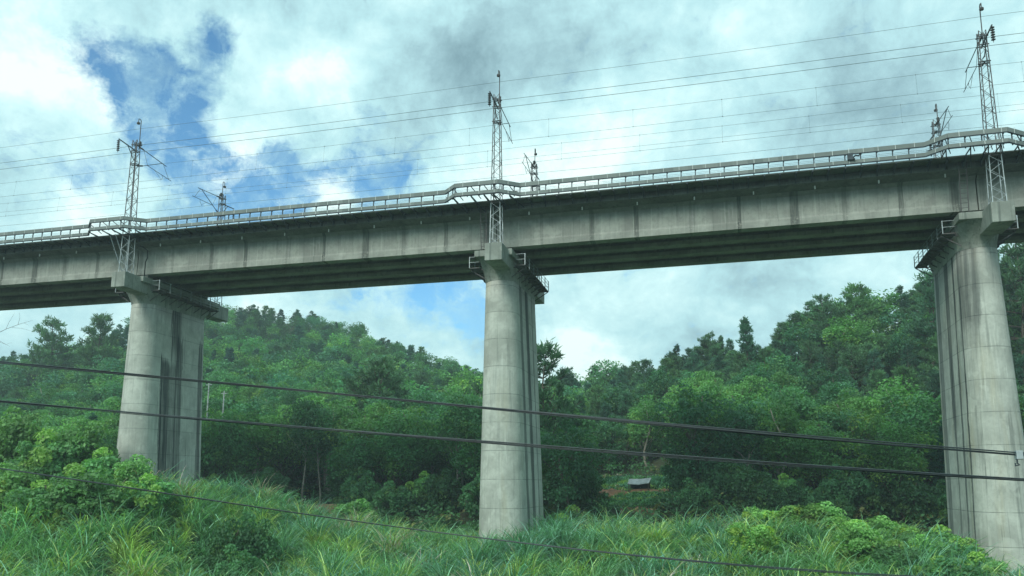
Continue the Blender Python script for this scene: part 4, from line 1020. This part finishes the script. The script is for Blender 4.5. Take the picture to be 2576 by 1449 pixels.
A_ = bundle(yl([(0, 912), (300, 937), (600, 968), (1220, 1028), (1900, 1085), (2300, 1124), (2570, 1143)]), 4, .0065, .0105, 'upper black cable bundle crossing the photo, clamped at the right edge', seed=1)
bundle(yl([(0, 1010), (340, 1040), (680, 1068), (1360, 1124), (2000, 1170), (2576, 1207)]), 4, .0068, .010, 'middle black cable bundle crossing all three piers', seed=2)
bundle(yl([(0, 1180), (320, 1222), (640, 1273), (820, 1306), (1000, 1328), (1300, 1362), (1700, 1405), (2200, 1447)]), 2, .0052, .009, 'lowest thin pair of cables running down across the grass', seed=3)
p = Vector(on_y(2563, 1143, -46.5)); t = thing('cable_clamp', p, 'metal clamp with a hanging hook on the upper cables at the right edge', 'clamp')
m = MB(); m.box((-.03, -.035, -.05), (.03, .035, .035)); m.build('clamp_body', M_GALV, t, bevel=.006)
m = MB(); m.tube([(-.02, 0, -.05), (-.02, 0, -.085), (-.0, 0, -.1), (-.04, 0, -.11), (-.035, 0, -.085)], .008, 6); m.build('hook', M_DARK, t)
m = MB(); m.tube([(.03, 0, 0), (.1, 0, .015), (.3, 0, -.02)], .02, 8); m.build('dead_end_grip', M_CABLE, t, smooth=True)

# ------------------------------------------------------------------ bare twigs of a dead tree at the left edge
bp_ = on_y(-110, 860, -22); gz = float(ground(bp_[0], bp_[1]))
t = thing('dead_tree', (bp_[0], bp_[1], gz), 'leafless grey twigs reaching in from the left edge above the cables', 'dead tree')
Hh = bp_[2]-gz; m = MB(); m.tube([(0, 0, -.2), (.1, .05, Hh*.5), (0, 0, Hh+1.5)], [.09, .06, .015], 7); m.build('trunk', M_BARE, t, smooth=True)
def rel(u, v, y=-22): return Vector(on_y(u, v, y))-Vector((bp_[0], bp_[1], gz))
m = MB()
m.tube([(0, 0, Hh-.6), rel(-30, 850), rel(15, 828), rel(50, 815), rel(82, 806)], [.03, .02, .012, .009, .004], 5)
m.tube([rel(15, 828), rel(22, 812, -21.7), rel(38, 785, -21.5)], [.009, .007, .003], 4); m.tube([rel(45, 817), rel(50, 800, -22.3), rel(48, 785, -22.5)], [.008, .005, .003], 4)
m.tube([rel(30, 824), rel(55, 826), rel(84, 834, -22.2)], [.008, .006, .003], 4); m.tube([rel(60, 812), rel(72, 818, -21.8)], [.006, .003], 4)
m.tube([(0, 0, Hh-1.2), rel(-40, 870), rel(0, 858), rel(25, 872)], [.025, .015, .008, .003], 4); m.tube([rel(-5, 860), rel(15, 866, -22.3), rel(30, 862, -22.4)], [.007, .005, .003], 4)
m.build('branches', M_BARE, t, smooth=True)


# ------------------------------------------------------------------ thin haze
m = bpy.data.materials.new('thin haze'); m.use_nodes = True; m.node_tree.nodes.clear()
pv = m.node_tree.nodes.new('ShaderNodeVolumePrincipled'); pv.inputs['Color'].default_value = (.80, .96, 1, 1); pv.inputs['Density'].default_value = 0.00065; pv.inputs['Anisotropy'].default_value = .1
oo = m.node_tree.nodes.new('ShaderNodeOutputMaterial'); m.node_tree.links.new(pv.outputs[0], oo.inputs['Volume'])
hb = MB(); hb.box((-5600, -5600, -40), (5600, 5600, 42)); o = hb.build('haze', m); tag(o, kind='stuff')
